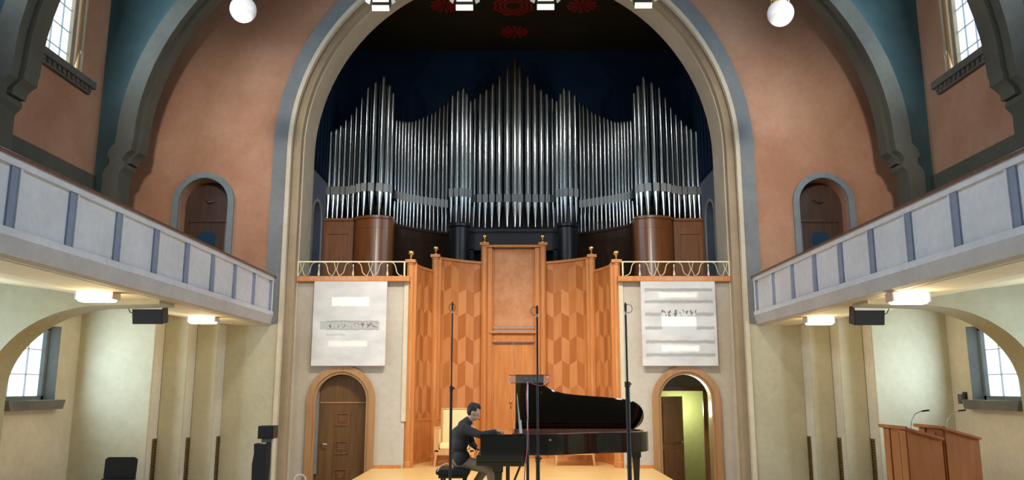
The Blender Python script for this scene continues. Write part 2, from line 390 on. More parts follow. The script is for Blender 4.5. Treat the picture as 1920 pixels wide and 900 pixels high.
# ribs, diaphragm walls above them, vault
def rib(name, yn, yf):
    zc_o, a_o, b_o = 6.64, 8.16, 6.45
    zc_i, a_i, b_i = 6.66, 7.80, 6.08
    prof = [(8.03, 3.3), (8.03, 6.0), (7.99, 6.05), (7.93, 6.12), (7.93, 6.20), (7.98, 6.24), (7.97, 6.34), (7.90, 6.42), (7.82, 6.48), (7.82, 6.6)]
    outp = [(8.36, 3.3), (8.36, 6.0), (8.31, 6.1), (8.25, 6.18), (8.25, 6.3), (8.30, 6.35), (8.27, 6.5), (8.18, 6.6)]
    o = [(-x, z) for x, z in outp] + list(reversed(arc(0, zc_o, a_o, b_o, 0, PI, 56))) + [(x, z) for x, z in reversed(outp)]
    i = prof + arc(0, zc_i, a_i, b_i, 0, PI, 56) + [(-x, z) for x, z in reversed(prof)]
    struct(name, MB().prism(o+i, yn, yf, 'y'), 'rib', smooth=True)
    # inner roll that steps back from the face
    i2 = [(x-.09, z) for x, z in prof[5:]] + arc(0, zc_i, a_i-.09, b_i-.09, 0, PI, 56) + [(-(x-.09), z) for x, z in reversed(prof[5:])]
    o2 = [(-x-.02, z) for x, z in prof[5:]] + list(reversed(arc(0, zc_i, a_i+.02, b_i+.02, 0, PI, 56))) + [(x+.02, z) for x, z in reversed(prof[5:])]
    struct(name.replace('trim', 'trim_rib'), MB().prism(o2+i2, yn+.2, yf+.02, 'y'), 'rib', smooth=True)
    for s in (-1, 1):                                                # teal wall between rib and side wall, softly hollowed
        m = MB(); curve = [(8.34, 3.3), (8.34, 6.0), (8.26, 6.3), (8.16, 6.64)] + arc(0, 6.64, a_o, b_o, 0, PI/2, 30)[1:]
        rows = []
        for x, z in curve:
            row = []
            w = XS+.02-x
            for k in range(9):
                t = k/8; row.append((s*(x+w*t), yn+.10+.30*math.sin(t*PI)*min(1, w/1.2)+.02, z))
            rows.append(row)
        for ra, rb_ in zip(rows, rows[1:]): m.sheet(ra, rb_)
        struct('wall_spandrel', m, 'teal', smooth=True)
rib('trim_5', 15.75, 16.25)
rib('trim_6', 11.75, 12.3)
vt = MB(); rowa = [(x, -4, z) for x, z in [(XS+.1, 12.0)] + arc(0, 12.2, 8.62, 1.8, 0, PI, 30) + [(-XS-.1, 12.0)]]
struct('ceiling', MB().sheet(rowa, [(x, 17.3, z) for x, y, z in rowa]), 'teal', smooth=True)

# ---- aisle under the balcony: transverse arch at the pier, coved soffit
for s, side in ((-1, 'left'), (1, 'right')):
    op = [(7.85, HF), (7.85, 1.65)] + arc(6.2, 1.65, 1.65, 1.26, 0, PI/2, 20)[1:] + [(5.35, 2.93), (5.35, 3.12), (5.9, 3.05), (7.0, 3.2), (XS, 3.38), (XS, HF)]
    struct('wall_arch_'+side, MB().prism([(s*x, z) for x, z in op], 12.05, 12.6, 'y'), 'olive', smooth=True)
    b = thing('balcony_'+side, None, None, (s*5.2, 17, 3), kind='structure')
    sf = [(5.32, 2.99), (5.9, 2.99), (6.3, 3.03), (7.0, 3.15), (XS, 3.34), (XS, 3.5), (5.32, 3.3)]
    MB().prism([(s*x, z) for x, z in sf], -3, YE, 'y').build('soffit', 'soffit', b)
    fs = [(5.16, 3.20), (5.20, 3.03), (5.26, 3.0), (5.36, 2.99), (5.36, 3.3), (5.16, 3.3)]
    MB().prism([(s*x, z) for x, z in fs], -3, YE-.002, 'y').build('fascia', 'fascia', b)
    MB().box(*sorted((s*5.21, s*5.30)), -3, YE-.003, 3.25, 4.03).build('parapet', 'white', b)
    fr = MB().box(*sorted((s*5.155, s*5.23)), -3, YE-.004, 3.215, 3.30)
    fr.box(*sorted((s*5.165, s*5.23)), -3, YE-.004, 3.95, 4.03); fr.build('parapet_rails', 'white', b)
    MB().prism([(s*5.13, 4.03), (s*5.13, 4.06), (s*5.18, 4.085), (s*5.33, 4.085), (s*5.36, 4.05), (s*5.36, 4.03)], -3, YE-.004, 'y').build('handrail', 'handrail', b)
    k = 0
    y = YE-.10
    while y > 3:
        m = MB().box(*sorted((s*5.185, s*5.235)), y-.14, y, 3.29, 3.955)
        m.build('stile', 'bluestile', b)
        MB().box(*sorted((s*5.165, s*5.235)), y-.02, y+.02, 3.29, 3.955).build('panel_bead', 'white', b)
        y -= 1.12
struct('wall_hall_back', MB().box(-9.1, 9.1, -4.4, -4.2, HF, 1.2), 'beige')

# ---- upper doors behind the balcony
dn = [0]
def upper_door(cx):
    dn[0] += 1
    d = thing('door_%d' % dn[0], None, None, (cx, YE, 3.3), kind='structure')
    fo, fi = arch_poly(cx, .68, 3.34, 5.70), arch_poly(cx, .545, 3.33, 5.70)
    MB().prism(fo, YE-.07, YE+.02, 'y', [fi]).build('door_frame', 'reveal', d, bevel=.015)
    # stone lining of the deep opening
    po, pi_ = arch_poly(cx, .60, 3.3, 5.70), arch_poly(cx, .53, 3.29, 5.70)
    MB().prism(po, YE+.38, YE+.9, 'y', [pi_]).build('door_lining', 'rib', d)
    MB().prism(arch_poly(cx, .6, 3.3, 5.70), YE+.36, YE+.42, 'y').build('transom_panel', 'updoor', d)
    lf = MB().box(cx-.40, cx+.40, YE+.31, YE+.37, 3.3, 5.32, )
    lf.box(cx-.43, cx+.43, YE+.29, YE+.35, 5.32, 5.38); lf.build('door_leaf', 'updoor', d, bevel=.01)
    wv = MB().prism([(cx-.20, 4.72), (cx+.20, 4.72), (cx+.20, 5.0), (cx+.13, 5.1), (cx-.13, 5.1), (cx-.20, 5.0)], YE+.295, YE+.312, 'y')
    wv.build('door_window', 'bluepane', d)
    MB().box(cx-.11, cx+.11, YE+.285, YE+.296, 4.73, 4.80).build('door_label', 'white', d)
    MB().tube([(cx-.10, YE+.33, 5.85), (cx, YE+.24, 5.78), (cx+.12, YE+.30, 5.81)], .016, 6).build('door_closer', 'steel', d)
    sg = 1 if cx < 0 else -1
    MB().tube([(cx+sg*.36, YE+.28, 4.15), (cx+sg*.36, YE+.26, 4.32), (cx+sg*.36, YE+.28, 4.5)], .014, 6).build('door_handle', 'brass', d)
    struct('wall_door_back', MB().box(cx-.8, cx+.8, YE+.9, YE+.95, 3.2, 6.5), 'rib')
upper_door(-UDX); upper_door(UDX)

# ---- stage wall with the two lower doors
LDX = 3.73
ldr = [arch_poly(-LDX, .57, HF+.001, 1.43), arch_poly(LDX, .57, HF+.001, 1.43)]
for s, side in ((-1, 'left'), (1, 'right')):
    w = [(s*2.36, HF), (s*4.86, HF), (s*4.86, 4.0), (s*2.36, 4.0)]
    struct('wall_stage_'+side, MB().prism(w, YW, YW+.22, 'y', [[(p[0], max(p[1], HF+.002)) for p in arch_poly(s*LDX, .57, HF+.002, 1.43)]]), 'greywall')
    lg = MB().prism([(s*2.30, 4.0), (s*2.30, 4.03), (s*2.30, 4.12), (s*4.80, 4.12), (s*4.80, 4.0)], YW-.14, YW+.25, 'y')
    struct('trim_ledge_'+side, lg, 'woodpost', bevel=.012)
    struct('baseboard_'+side, MB().box(*sorted((s*2.4, s*3.0)), YW-.02, YW, 0, .07), 'woodpost')
    struct('trim_stage_'+side, MB().box(*sorted((s*2.33, s*2.42)), YW-.03, YW+.2, .98, 4.0), 'cream')
    # stepped corner of the screen foot
    # room behind the door
def lower_door(cx, is_open):
    dn[0] += 1
    d = thing('door_%d' % dn[0], None, None, (cx, YW, HF), kind='structure')
    fo, fi = arch_poly(cx, .74, HF, 1.43, 28), arch_poly(cx, .60, HF-.01, 1.43, 28)
    m = MB().prism(fo, YW-.06, YW+.02, 'y', [fi]); fi2 = arch_poly(cx, .545, HF-.01, 1.43, 28)
    m.prism(arch_poly(cx, .66, HF, 1.43, 28), YW-.03, YW+.26, 'y', [fi2])
    m.build('door_frame', 'frame', d, bevel=.012)
    if not is_open:
        ang = math.radians(6); R = Matrix.Rotation(ang, 3, 'Z'); pv = Vector((cx+.54, YW+.24, 0))
        def put(mb): mb.v = [tuple(pv + R @ (Vector(p)-pv)) for p in mb.v]; return mb
        lf = put(MB().prism(arch_poly(cx, .535, HF+.01, 1.43, 24), YW+.24, YW+.30, 'y')).build('door_leaf', 'doorwood', d)
        ms = put(MB().box(cx-.50, cx+.52, YW+.225, YW+.24, 1.36, 1.385)); ms.build('door_moulding', 'frame', d)
        for z in (1.02, .42, -.16):
            c = put(MB().prism([(cx-.15, z-.14), (cx+.15, z-.14), (cx+.15, z+.14), (cx-.15, z+.14)], YW+.222, YW+.24, 'y', [[(cx-.12, z-.11), (cx+.12, z-.11), (cx+.12, z+.11), (cx-.12, z+.11)]]))
            rr = [(r*math.cos(a), r*math.sin(a)) for r, a in [((.10 if i % 2 else .055), i*PI/6) for i in range(12)]]
            c.add(*(lambda q: (q.v, q.f))(put(MB().prism([(cx+x, z+y) for x, y in rr], YW+.228, YW+.24, 'y'))))
            c.build('carved_panel', 'woodd', d)
        h = put(MB().tube([(cx-.43, YW+.22, .50), (cx-.38, YW+.16, .50), (cx-.30, YW+.16, .49)], .014, 6)); h.box(cx-.455, cx-.405, YW+.21, YW+.24, .26, .56)
        h = h.build('door_handle', 'steel', d)
        MB().box(cx-.56, cx-.50, YW+.05, YW+.12, HF+.4, 1.70).build('edge_seal', 'reveal', d)
    else:
        ang = math.radians(-38); R = Matrix.Rotation(ang, 3, 'Z'); pv = Vector((cx-.54, YW+.26, 0))
        m = MB().prism([(cx-.54, HF+.01), (cx+.40, HF+.01), (cx+.40, 1.50), (cx-.54, 1.50)], YW+.26, YW+.31, 'y')
        for a, b_ in ((HF+.2, .35), (.5, 1.35)): m.box(cx-.42, cx+.28, YW+.245, YW+.26, a, b_)
        R = Matrix.Rotation(math.radians(46), 3, 'Z'); m.v = [tuple(pv + R @ (Vector(p)-pv)) for p in m.v]
        m.build('door_leaf', 'woodd', d)
        h = MB().tube([(cx+.30, YW+.26, .50), (cx+.30, YW+.20, .50), (cx+.20, YW+.20, .50)], .014, 6); h.v = [tuple(pv + R @ (Vector(p)-pv)) for p in h.v]
        h.build('door_handle', 'steel', d)
        MB().box(cx-.9, cx+.9, YW+.92, YW+.96, 1.70, 3.0).build('transom_panel', 'reveal', d)
        b2 = MB().box(cx-.6, cx+.75, YW+.9, YW+.97, 1.62, 1.72); b2.box(cx+.58, cx+.68, YW+.9, YW+.97, HF, 1.64); b2.build('inner_frame', 'woodd', d)
lower_door(-LDX, False); lower_door(LDX, True)
for s in (-1, 1):
    struct('wall_passage', MB().box(*sorted((s*2.6, s*5.3)), 19.75, 19.8, HF, 3.9), 'door_green' if s > 0 else 'chamberside')
    struct('floor_passage', MB().box(*sorted((s*2.6, s*5.3)), YW, 19.8, HF-.1, HF), 'woodd')
    struct('wall_passage_side', MB().box(*sorted((s*5.2, s*5.3)), YW+.22, 19.8, HF, 3.9), 'door_green' if s > 0 else 'chamberside')
    struct('wall_passage_inner', MB().box(*sorted((s*2.55, s*2.6)), YW+.22, 19.8, HF, 3.9), 'woodd')
lamp('POINT', 'passage_light', (4.0, 19.2, 1.2), 30, (1, .95, .75), .15)

# ---- organ loft and chamber
XCH, YB, ZC = 5.12, 23.95, 12.25
sc_pts = [(2.36, 17.75), (1.93, 19.25), (.76, 20.35)]
loft = [(-XCH, YW+.25), (-2.42, YW+.25), (-2.05, 19.45), (-.86, 20.62), (.86, 20.62), (2.05, 19.45), (2.42, YW+.25), (XCH, YW+.25), (XCH, YB), (-XCH, YB)]
struct('floor_loft', MB().prism(loft, 3.92, 4.08, 'z'), 'casedark')
struct('wall_chamber_back', MB().box(-XCH-.3, XCH+.3, YB, YB+.2, 4, ZC+.1), 'navy')
for s, side in ((-1, 'left'), (1, 'right')):
    nich = [(19.9, 4.1), (20.8, 4.1)] + arc(20.35, 6.02, .45, .45, 0, PI, 14)
    struct('wall_chamber_'+side, MB().prism([(18.5, 3.9), (YB, 3.9), (YB, 7.2), (18.5, 7.2)], s*XCH, s*(XCH+.3), 'x', [nich]), 'chamberside')
    fo = [(19.83, 4.08), (20.87, 4.08)] + arc(20.35, 6.02, .52, .52, 0, PI, 14)
    fi = [(19.9, 4.07), (20.8, 4.07)] + arc(20.35, 6.02, .45, .45, 0, PI, 14)
    struct('trim_niche_'+side, MB().prism(fo, s*(XCH-.03), s*XCH, 'x', [fi]), 'greywall')
    struct('wall_niche_'+side, MB().box(*sorted((s*(XCH+.3), s*(XCH+.35))), 19.6, 21.1, 4, 6.7), 'beige')
    up = MB().box(*sorted((s*XCH, s*(XCH+.3))), 18.5, YB, 7.2, ZC+.1)
    y = 18.9
    while y < 23.5: up.box(*sorted((s*(XCH-.05), s*XCH)), y, y+.16, 7.25, ZC); y += .34
    struct('wall_chamber_upper_'+side, up, 'navy')
struct('ceiling_chamber', MB().box(-XCH-.3, XCH+.3, 17.6, YB+.2, ZC, ZC+.2), 'darkceil')
struct('wall_chamber_front', MB().prism([(-5.5, 4), (-5.3, 4)] + list(reversed(arc(0, CZ0+.15, 5.2, 5.1, 0, PI, 40))) + [(5.3, 4), (5.5, 4), (5.5, 14.5), (-5.5, 14.5)], 18.58, 18.7, 'y'), 'navy')
# red painted ornaments on the chamber ceiling
def ornament(cx, cy, rays, r, rings):
    m = MB(); z0, z1 = ZC-.012, ZC
    if rings:
        for ro, ri in ((1.0, .86), (.74, .62), (.50, .38)):
            n = 16
            def star(q, w): return [(cx+q*r*(1 if i % 2 else .86)*math.cos(i*2*PI/n), cy+q*r*(1 if i % 2 else .86)*math.sin(i*2*PI/n)) for i in range(n)]
            m.prism(star(ro, 0), z0, z1, 'z', [star(ri, 0)])
    else:
        for i in range(rays):
            a = 2*PI*i/rays; da = PI/rays*.62
            m.prism([(cx+.12*r*math.cos(a), cy+.12*r*math.sin(a)), (cx+r*math.cos(a-da), cy+r*math.sin(a-da)), (cx+1.08*r*math.cos(a), cy+1.08*r*math.sin(a)), (cx+r*math.cos(a+da), cy+r*math.sin(a+da))], z0, z1, 'z')
    struct('ceiling_ornament', m, 'red')
ornament(0, 20.9, 0, .62, True)
for x, y in ((-1.92, 20.9), (1.92, 20.9), (0.02, 22.6), (0, 19.2)): ornament(x, y, 12, .40, False)

# ================================================================== THINGS
# ---- wooden stage screen
def sheet_uv(name, path, zf, mat, parent, thick=.05, nz=10):
    """curved upright panel; path: [(x,y)...], zf(t)->(z0,z1); UV in metres"""
    n = len(path); me = bpy.data.meshes.new(name); vs = []; fs = []; L = [0]
    for a, b in zip(path, path[1:]): L.append(L[-1]+math.dist(a, b))
    uvs = []
    for k, off in enumerate((0, thick)):
        for i, (x, y) in enumerate(path):
            z0, z1 = zf(i/(n-1))
            for z in (z0, z1): vs.append((x, y+off, z)); uvs.append((L[i], z))
    for i in range(n-1):
        a = 2*i; fs.append((a, a+2, a+3, a+1)); b = 2*n+a; fs.append((b, b+1, b+3, b+2))
        fs.append((a+1, a+3, b+3, b+1)); fs.append((a, b, b+2, a+2))
    fs += [(0, 1, 2*n+1, 2*n), (2*n-2, 4*n-2, 4*n-1, 2*n-1)]
    me.from_pydata(vs, [], fs); u = me.uv_layers.new(name='UVMap')
    for lp in me.loops: u.data[lp.index].uv = uvs[lp.vertex_index]
    me.materials.append(M[mat]); me.update()
    bm = bmesh.new(); bm.from_mesh(me); bmesh.ops.recalc_face_normals(bm, faces=bm.faces); bm.to_mesh(me); bm.free()
    o = bpy.data.objects.new(name, me); COL.objects.link(o)
    if parent: o.parent = parent; o.matrix_parent_inverse = Matrix.Translation(-parent.location)
    return o
def bow(a, b, off, n=14):
    a, b = Vector(a), Vector(b); d = (b-a); nrm = Vector((-d.y, d.x)).normalized()
    return [tuple(a+d*t+nrm*off*4*t*(1-t)) for t in [i/n for i in range(n+1)]]
scr = thing('stage_screen', 'tall curved orange wood screen with lozenge veneer panels and brass ball finials behind the stage', 'screen', (0, 20.2, 0))
def rail_path(m, path, z0, z1, y_out=.05, y_in=.06):
    for (xa, ya), (xb, yb) in zip(path, path[1:]):
        m.add([(xa, ya-y_out, z0), (xb, yb-y_out, z0), (xb, yb+y_in, z0), (xa, ya+y_in, z0), (xa, ya-y_out, z1), (xb, yb-y_out, z1), (xb, yb+y_in, z1), (xa, ya+y_in, z1)],
              [(0,3,2,1), (4,5,6,7), (0,1,5,4), (1,2,6,5), (2,3,7,6), (3,0,4,7)])
    return m
for s in (-1, 1):
    p1 = bow((s*2.26, 17.82), (s*1.95, 19.32), -s*.10) ; p2 = bow((s*1.86, 19.38), (s*.80, 20.2), -s*.07)
    ztop = 4.46
    sheet_uv('veneer_panel', p1, lambda t: (.98, ztop), 'marqs', scr)
    sheet_uv('veneer_panel', p2, lambda t: (.98, 4.80), 'marq', scr)
    sheet_uv('dado_panel', [(x-s*.0, y-.02) for x, y in p1], lambda t: (.0, .96), 'woodpost', scr)
    sheet_uv('dado_panel', [(x, y-.02) for x, y in p2], lambda t: (.0, .96), 'woodpost', scr)
    rail_path(MB(), p1, .94, .99).build('dado_rail', 'woodpost', scr); rail_path(MB(), p2, .94, .99).build('dado_rail', 'woodpost', scr)
    rail_path(MB(), p1, ztop, ztop+.055).build('top_rail', 'woodpost', scr); rail_path(MB(), p2, 4.80, 4.855).build('top_rail', 'woodpost', scr)
    rail_path(MB(), p1, 0, .08, .04).build('plinth', 'woodpost', scr); rail_path(MB(), p2, 0, .08, .04).build('plinth', 'woodpost', scr)
    for (px, py, pz, w) in ((2.31, 17.80, 4.50, .085), (1.905, 19.32, 4.87, .085), (.745, 20.16, 5.32, .085)):
        m = MB().lathe([(0, 0), (w+.02, 0), (w+.02, .12), (w, .14), (w, pz-.10), (w+.015, pz-.09), (w+.015, pz-.06), (w, pz-.05), (w, pz-.03)], (px*s, py, 0), 20)
        m.box(px*s-w*1.35, px*s+w*1.35, py-w*1.35, py+w*1.35, pz-.05, pz+.02)
        m.box(px*s-s*w*1.3-.03, px*s-s*w*1.3+.03, py-.02, py+.06, 0, pz-.05)
        m.build('post', 'woodpost', scr, smooth=True)
        f = MB().lathe([(0, 0), (.055, 0), (.055, .02), (.03, .04), (.022, .07), (.035, .085), (.02, .10), (.02, .115)], (px*s, py, pz+.02), 16)
        f.sphere((px*s, py, pz+.02+.165), .068, 18); f.build('finial', 'brass', scr, smooth=True)
    # inner pilaster beside the centre panel
    m = MB().box(*sorted((s*.54, s*.66)), 20.12, 20.32, 0, 5.22); m.box(*sorted((s*.50, s*.55)), 20.17, 20.32, 0, 5.18)
    m.build('pilaster', 'woodpost', scr, bevel=.02)
MB().box(-.74, .74, 20.08, 20.34, 5.22, 5.28).build('top_rail', 'woodpost', scr, bevel=.012)
sheet_uv('centre_panel', [(-.52, 20.24), (.52, 20.24)], lambda t: (3.22, 5.2), 'burl', scr)
m = MB().box(-.60, .60, 20.08, 20.3, 3.03, 3.09); m.box(-.52, .52, 20.14, 20.3, 3.14, 3.20); m.box(-.50, .50, 20.16, 20.3, 2.86, 3.03); m.box(-.53, .53, 20.11, 20.3, 2.82, 2.86)
m.build('cornice', 'woodpost', scr, bevel=.01)
for s in (-1, 1):
    d = MB().box(*sorted((s*.006, s*.50)), 20.22, 20.27, .01, 2.81).build('door_leaf', 'wood', scr, bevel=.006)
    if s < 0: MB().sphere((-.07, 20.17, 1.36), .035, 12).build('door_knob', 'brass', d, smooth=True); MB().box(-.085, -.055, 20.21, 20.22, 1.18, 1.25).build('keyhole_plate', 'woodd', d)

# ---- organ
org = thing('pipe_organ', 'large pipe organ with shining silver pipes on a dark wooden case in the arch', 'organ', (0, 22, 4.1))
Z0C, Z1C = 4.08, 6.14
def case_y(u):                                                       # front line of the case over the picture's left half, mirrored
    if u < 664: return 21.15
    if u < 740: t = (u-702)/38; return 21.15-.40*math.sqrt(max(0, 1-t*t))
    if u < 842: t = (u-740)/102; return 21.35+1.45*(t**.75)
    return 22.06
def cx_of(u): return (u-CX)*1.02*case_y(min(u, 926*2-u) if u > 963 else u)/1500
def case_piece(u0, u1, name, mat, s, panels=None, z1=Z1C, n=16):
    path = []
    for i in range(n+1):
        u = u0+(u1-u0)*i/n; y = case_y(u); path.append((-s*(u-CX)*1.02*y/1500, y))
    if s < 0: path = list(reversed(path))
    o = sheet_uv(name, path, lambda t: (Z0C, z1), mat, org, .12)
    rail_path(MB(), path, z1-.02, z1+.05, .06, .3).build('case_cornice', mat, o)
    rail_path(MB(), path, z1-.28, z1-.24, .015, .0).build('case_moulding', mat, o)
    return o, path
for s in (1, -1):
    ua = (605, 664)
    case_piece(604, 663, 'case_panel', 'casewood', -s if False else s)
    x0, x1 = sorted((-s*(604-CX)*1.02*21.15/1500, -s*(663-CX)*1.02*21.15/1500))
    MB().prism([(x0+.02, 4.2), (x1-.02, 4.2), (x1-.02, 5.95), (x0+.02, 5.95)], 21.12, 21.15, 'y', [[(x0+.16, 4.35), (x1-.14, 4.35), (x1-.14, 5.75), (x0+.16, 5.75)]]).build('case_frame', 'casewood', org, bevel=.008)
    case_piece(664, 740, 'case_tower', 'casewood', s, n=24)
    case_piece(740, 843, 'case_panel', 'casedark', s, z1=6.06)  # shading of the hollow put into a darker wood colour
    # dark column under the small tower
    cxp = -s*(862-CX)*1.02*21.55/1500
    MB().lathe([(0, 0), (.30, 0), (.30, .1), (.265, .14), (.265, 1.9), (.30, 1.94), (.30, 2.0), (0, 2.0)], (cxp, 21.6, 4.1), 28).build('case_column', 'caseblack', org, smooth=True)
MB().box(-1.5, 1.5, 22.0, 22.5, 5.45, 6.05).build('case_beam', 'caseblack', org, bevel=.02)
MB().box(-1.5, 1.5, 21.92, 22.02, 5.98, 6.06).build('case_cornice', 'caseblack', org)
MB().box(-1.15, 1.15, 22.1, 22.16, 4.08, 4.75).build('console_back', 'caseblack', org)
for s in (-1, 1): MB().box(*sorted((s*1.12, s*1.5)), 22.0, 22.4, 4.08, 5.5).build('case_panel', 'caseblack', org)
MB().box(-5.0, 5.0, 23.5, 23.6, 4.1, 7.1).build('case_back', 'caseblack', org)

pl = [(622, 247, 8.2), (631.5, 243, 8.2), (640, 236, 8.5), (650, 226, 8.8), (660.5, 216, 9.2), (670, 202, 9), (680, 184, 8.5), (691, 165, 10), (704.5, 156, 12), (720, 145.5, 12.5), (731.5, 162, 10), (739, 175, 7),
      (745, 227, 6), (751, 228, 6), (757, 229, 6), (762.5, 229.5, 6), (768.6, 229.5, 6), (774.5, 229, 6), (781, 227.5, 6.3), (788, 224, 6.5), (795, 221, 6.6), (803, 218, 7), (811, 214.5, 7.2), (818, 210, 7.2), (826, 203, 7.4), (834, 197, 7.4), (841, 192, 7),
      (850, 180, 8), (860, 171, 8.5), (870, 167, 9), (877, 177, 6.5), (884, 190.7, 7),
      (891.5, 185, 8), (902, 177, 9), (913, 169, 9.8), (925, 159, 10.5), (938, 144, 11.5), (953, 128, 12.5)]
def pipe_y(u):
    if u < 667: return 21.28
    if u < 742: t = min(1, abs((u-706)/37)); return 21.25-.36*math.sqrt(max(0, 1-t*t))
    if u < 845: t = (u-742)/100; return 21.5+1.30*(min(1, max(0, t))**.75)+.08
    if u < 888: t = min(1, abs(u-865)/22); return 21.75-.30*math.sqrt(max(0, 1-t*t))
    return 22.2
def pipe(X, Y, r, top, foot, mouth):
    b = MB().tube([(X, Y, mouth), (X, Y, top)], r, 20)
    b.lathe([(r*1.04, 0), (r*1.04, .03), (r, .035)], (X, Y, top-.04), 20)
    b = b.build('pipe', 'pipe', org, smooth=True)
    f = MB().lathe([(r*.22, foot), (r*.30, foot+.05), (r*.97, mouth-.10), (r, mouth-.06), (r, mouth)], (X, Y, 0), 18).build('pipe_foot', 'pipe', b, smooth=True)
    m = MB().box(X-r*.74, X+r*.74, Y-r*1.03, Y-r*.5, mouth-.08, mouth+.13)
    m.box(X-r*.80, X+r*.80, Y-r*1.08, Y-r*.5, mouth+.13, mouth+.15)
    for q in (-1, 1): m.box(X+q*r*.86-.008, X+q*r*.86+.008, Y-r*1.12, Y-r*.4, mouth-.08, mouth+.15)
    m.build('pipe_mouth', 'pipedark', b)
for s in (-1, 1):
    for u, v, w in pl:
        Y = pipe_y(u); off = -(u-CX-1.5) if True else 0
        d = Y*(math.cos(TH)+ratio(v)*math.sin(TH)); X = off*d/FPX
        d2 = Y*1.03/FPX
        pipe(s*X, Y, w*.5*d2*1.02, zat(v, Y), 6.16 if u < 742 or u > 845 else 6.10, 6.95)
Y = 22.18; pipe(.04, Y, 6.6*Y*1.03/FPX, zat(113, Y), 6.16, 6.95)
# support rail that threads behind the mouths
for s in (-1, 1):
    path = []
    for i in range(60):
        u = 616+(1-0)*(960-616)*i/59; y = pipe_y(u)+.13; path.append((-s*(u-CX)*1.02*y/1500, y))
    rail_path(MB(), path, 6.80, 7.02, .02, .05).build('pipe_rail', 'caseblack', org)

# ---- gilded railings on the ledges
def railing(s, label):
    r = thing('railing', label, 'railing', (s*3.6, YW-.08, 4.12), 'gilded railings of the organ loft')
    xa, xb = 2.42, 4.80; y = YW-.08; z0 = 4.12; h = .33
    MB().box(*sorted((s*xa, s*xb)), y-.018, y+.018, z0+h-.02, z0+h+.005).build('top_bar', 'gilt', r)
    for x in (xa, xb-.02, ): MB().box(s*x-.016, s*x+.016, y-.016, y+.016, z0, z0+h).build('end_post', 'gilt', r)
    per = .76; x = xa+.38
    k = 0
    while x-.38 < xb-.05:
        for q in (-1, 1):
            pts = []
            for i in range(17):
                t = i/16; xx = x+q*(.05+.28*t+.03*math.sin(t*2*PI)); zz = z0+h*.93*(1-t)**1.0 if False else z0+h*(.5+.46*math.cos(PI*t))
                pts.append((s*xx, y, zz))
            if max(abs(p[0]) for p in pts) < xb+.01: MB().tube(pts, .011, 6).build('scroll', 'gilt', r, smooth=True)
        if x < xb:
            MB().lathe([(0, .0), (.028, .01), (.03, .05), (.012, .12), (.012, .20), (.02, .24), (0, .28)], (s*x, y, z0), 8).build('tassel', 'gilt', r, smooth=True)
        if x+.38 < xb: 
            g = MB()
            for q in (-1, 1): g.tube([(s*(x+.38)+q*.07, y, z0), (s*(x+.38)+q*.01, y, z0+h*.45), (s*(x+.38)+q*.05, y, z0+h)], .010, 6)
            g.build('cross_bars', 'gilt', r, smooth=True)
        x += per
railing(-1, 'gilded scrollwork railing above the painting with one grey band'); railing(1, 'gilded scrollwork railing above the painting with many grey stripes')

# ---- paintings
def canvas_mat(kind):
    m, n, l, b = new_mat('painted_canvas_'+kind); k = NB(m)
    tc = n.new('ShaderNodeTexCoord'); sp = n.new('ShaderNodeSeparateXYZ'); l.new(tc.outputs['Object'], sp.inputs[0])
    u, v = sp.outputs[0], sp.outputs[2]
    def noise(sc, det=5, st=(1, 1, 1)):
        mp = n.new('ShaderNodeMapping'); mp.inputs['Scale'].default_value = st; l.new(tc.outputs['Object'], mp.inputs[0])
        q = n.new('ShaderNodeTexNoise'); q.inputs['Scale'].default_value = sc; q.inputs['Detail'].default_value = det; l.new(mp.outputs[0], q.inputs['Vector']); return q.outputs[0]
    nz = noise(1.6, 7, (1, 1, 2)); 
    wob = k.m('MULTIPLY', k.m('SUBTRACT', noise(5), .5), .05)
    v = k.m('ADD', v, wob); u = k.m('ADD', u, wob)
    base = k.mix(k.m('MULTIPLY', k.m('SUBTRACT', nz, .35), 2.4), (.56, .54, .53), (.74, .73, .71))
    wht, gry, drk = (.93, .92, .89), (.33, .33, .33), (.06, .06, .06)
    scr_ = k.m('GREATER_THAN', noise(22, 3, (1, 1, .7)), .56)
    if kind == 'band':
        base = k.mix(k.box(u, v, -.40, .42, .36, .56, .02), base, wht)
        base = k.mix(k.m('MULTIPLY', k.box(u, v, -.64, .66, -.15, .03, .012), .85), base, (.42, .42, .41))
        base = k.mix(k.m('MULTIPLY', k.m('MULTIPLY', k.box(u, v, -.46, .62, -.12, .0, .02), scr_), .7), base, drk)
        for z in (-.15, .03): base = k.mix(k.m('MULTIPLY', k.box(u, v, -.5, .64, z-.008, z+.008, .008), .7), base, (.12, .12, .12))
        base = k.mix(k.m('MULTIPLY', k.box(u, v, -.50, -.08, -.28, -.25, .015), .5), base, gry)
        base = k.mix(k.m('MULTIPLY', k.box(u, v, -.45, .40, -.52, -.40, .03), .8), base, (.90, .86, .78))
    else:
        for z in (.72, .46, .18, -.12, -.42, -.70):
            base = k.mix(k.m('MULTIPLY', k.box(u, v, -.74, .76, z-.035, z+.035, .012), .85), base, gry)
        base = k.mix(k.box(u, v, -.42, .42, .55, .66, .03), base, wht)
        base = k.mix(k.box(u, v, -.40, .42, -.62, -.50, .03), base, wht)
        base = k.mix(k.box(u, v, -.38, .38, -.28, .26, .03), base, (.62, .62, .61))
        base = k.mix(k.box(u, v, -.38, .38, -.08, .13, .02), base, wht)
        base = k.mix(k.m('MULTIPLY', k.m('MULTIPLY', k.box(u, v, -.38, .38, .13, .28, .015), scr_), .85), base, drk)
    l.new(base, b.inputs['Base Color']); b.inputs['Roughness'].default_value = .6
    return m
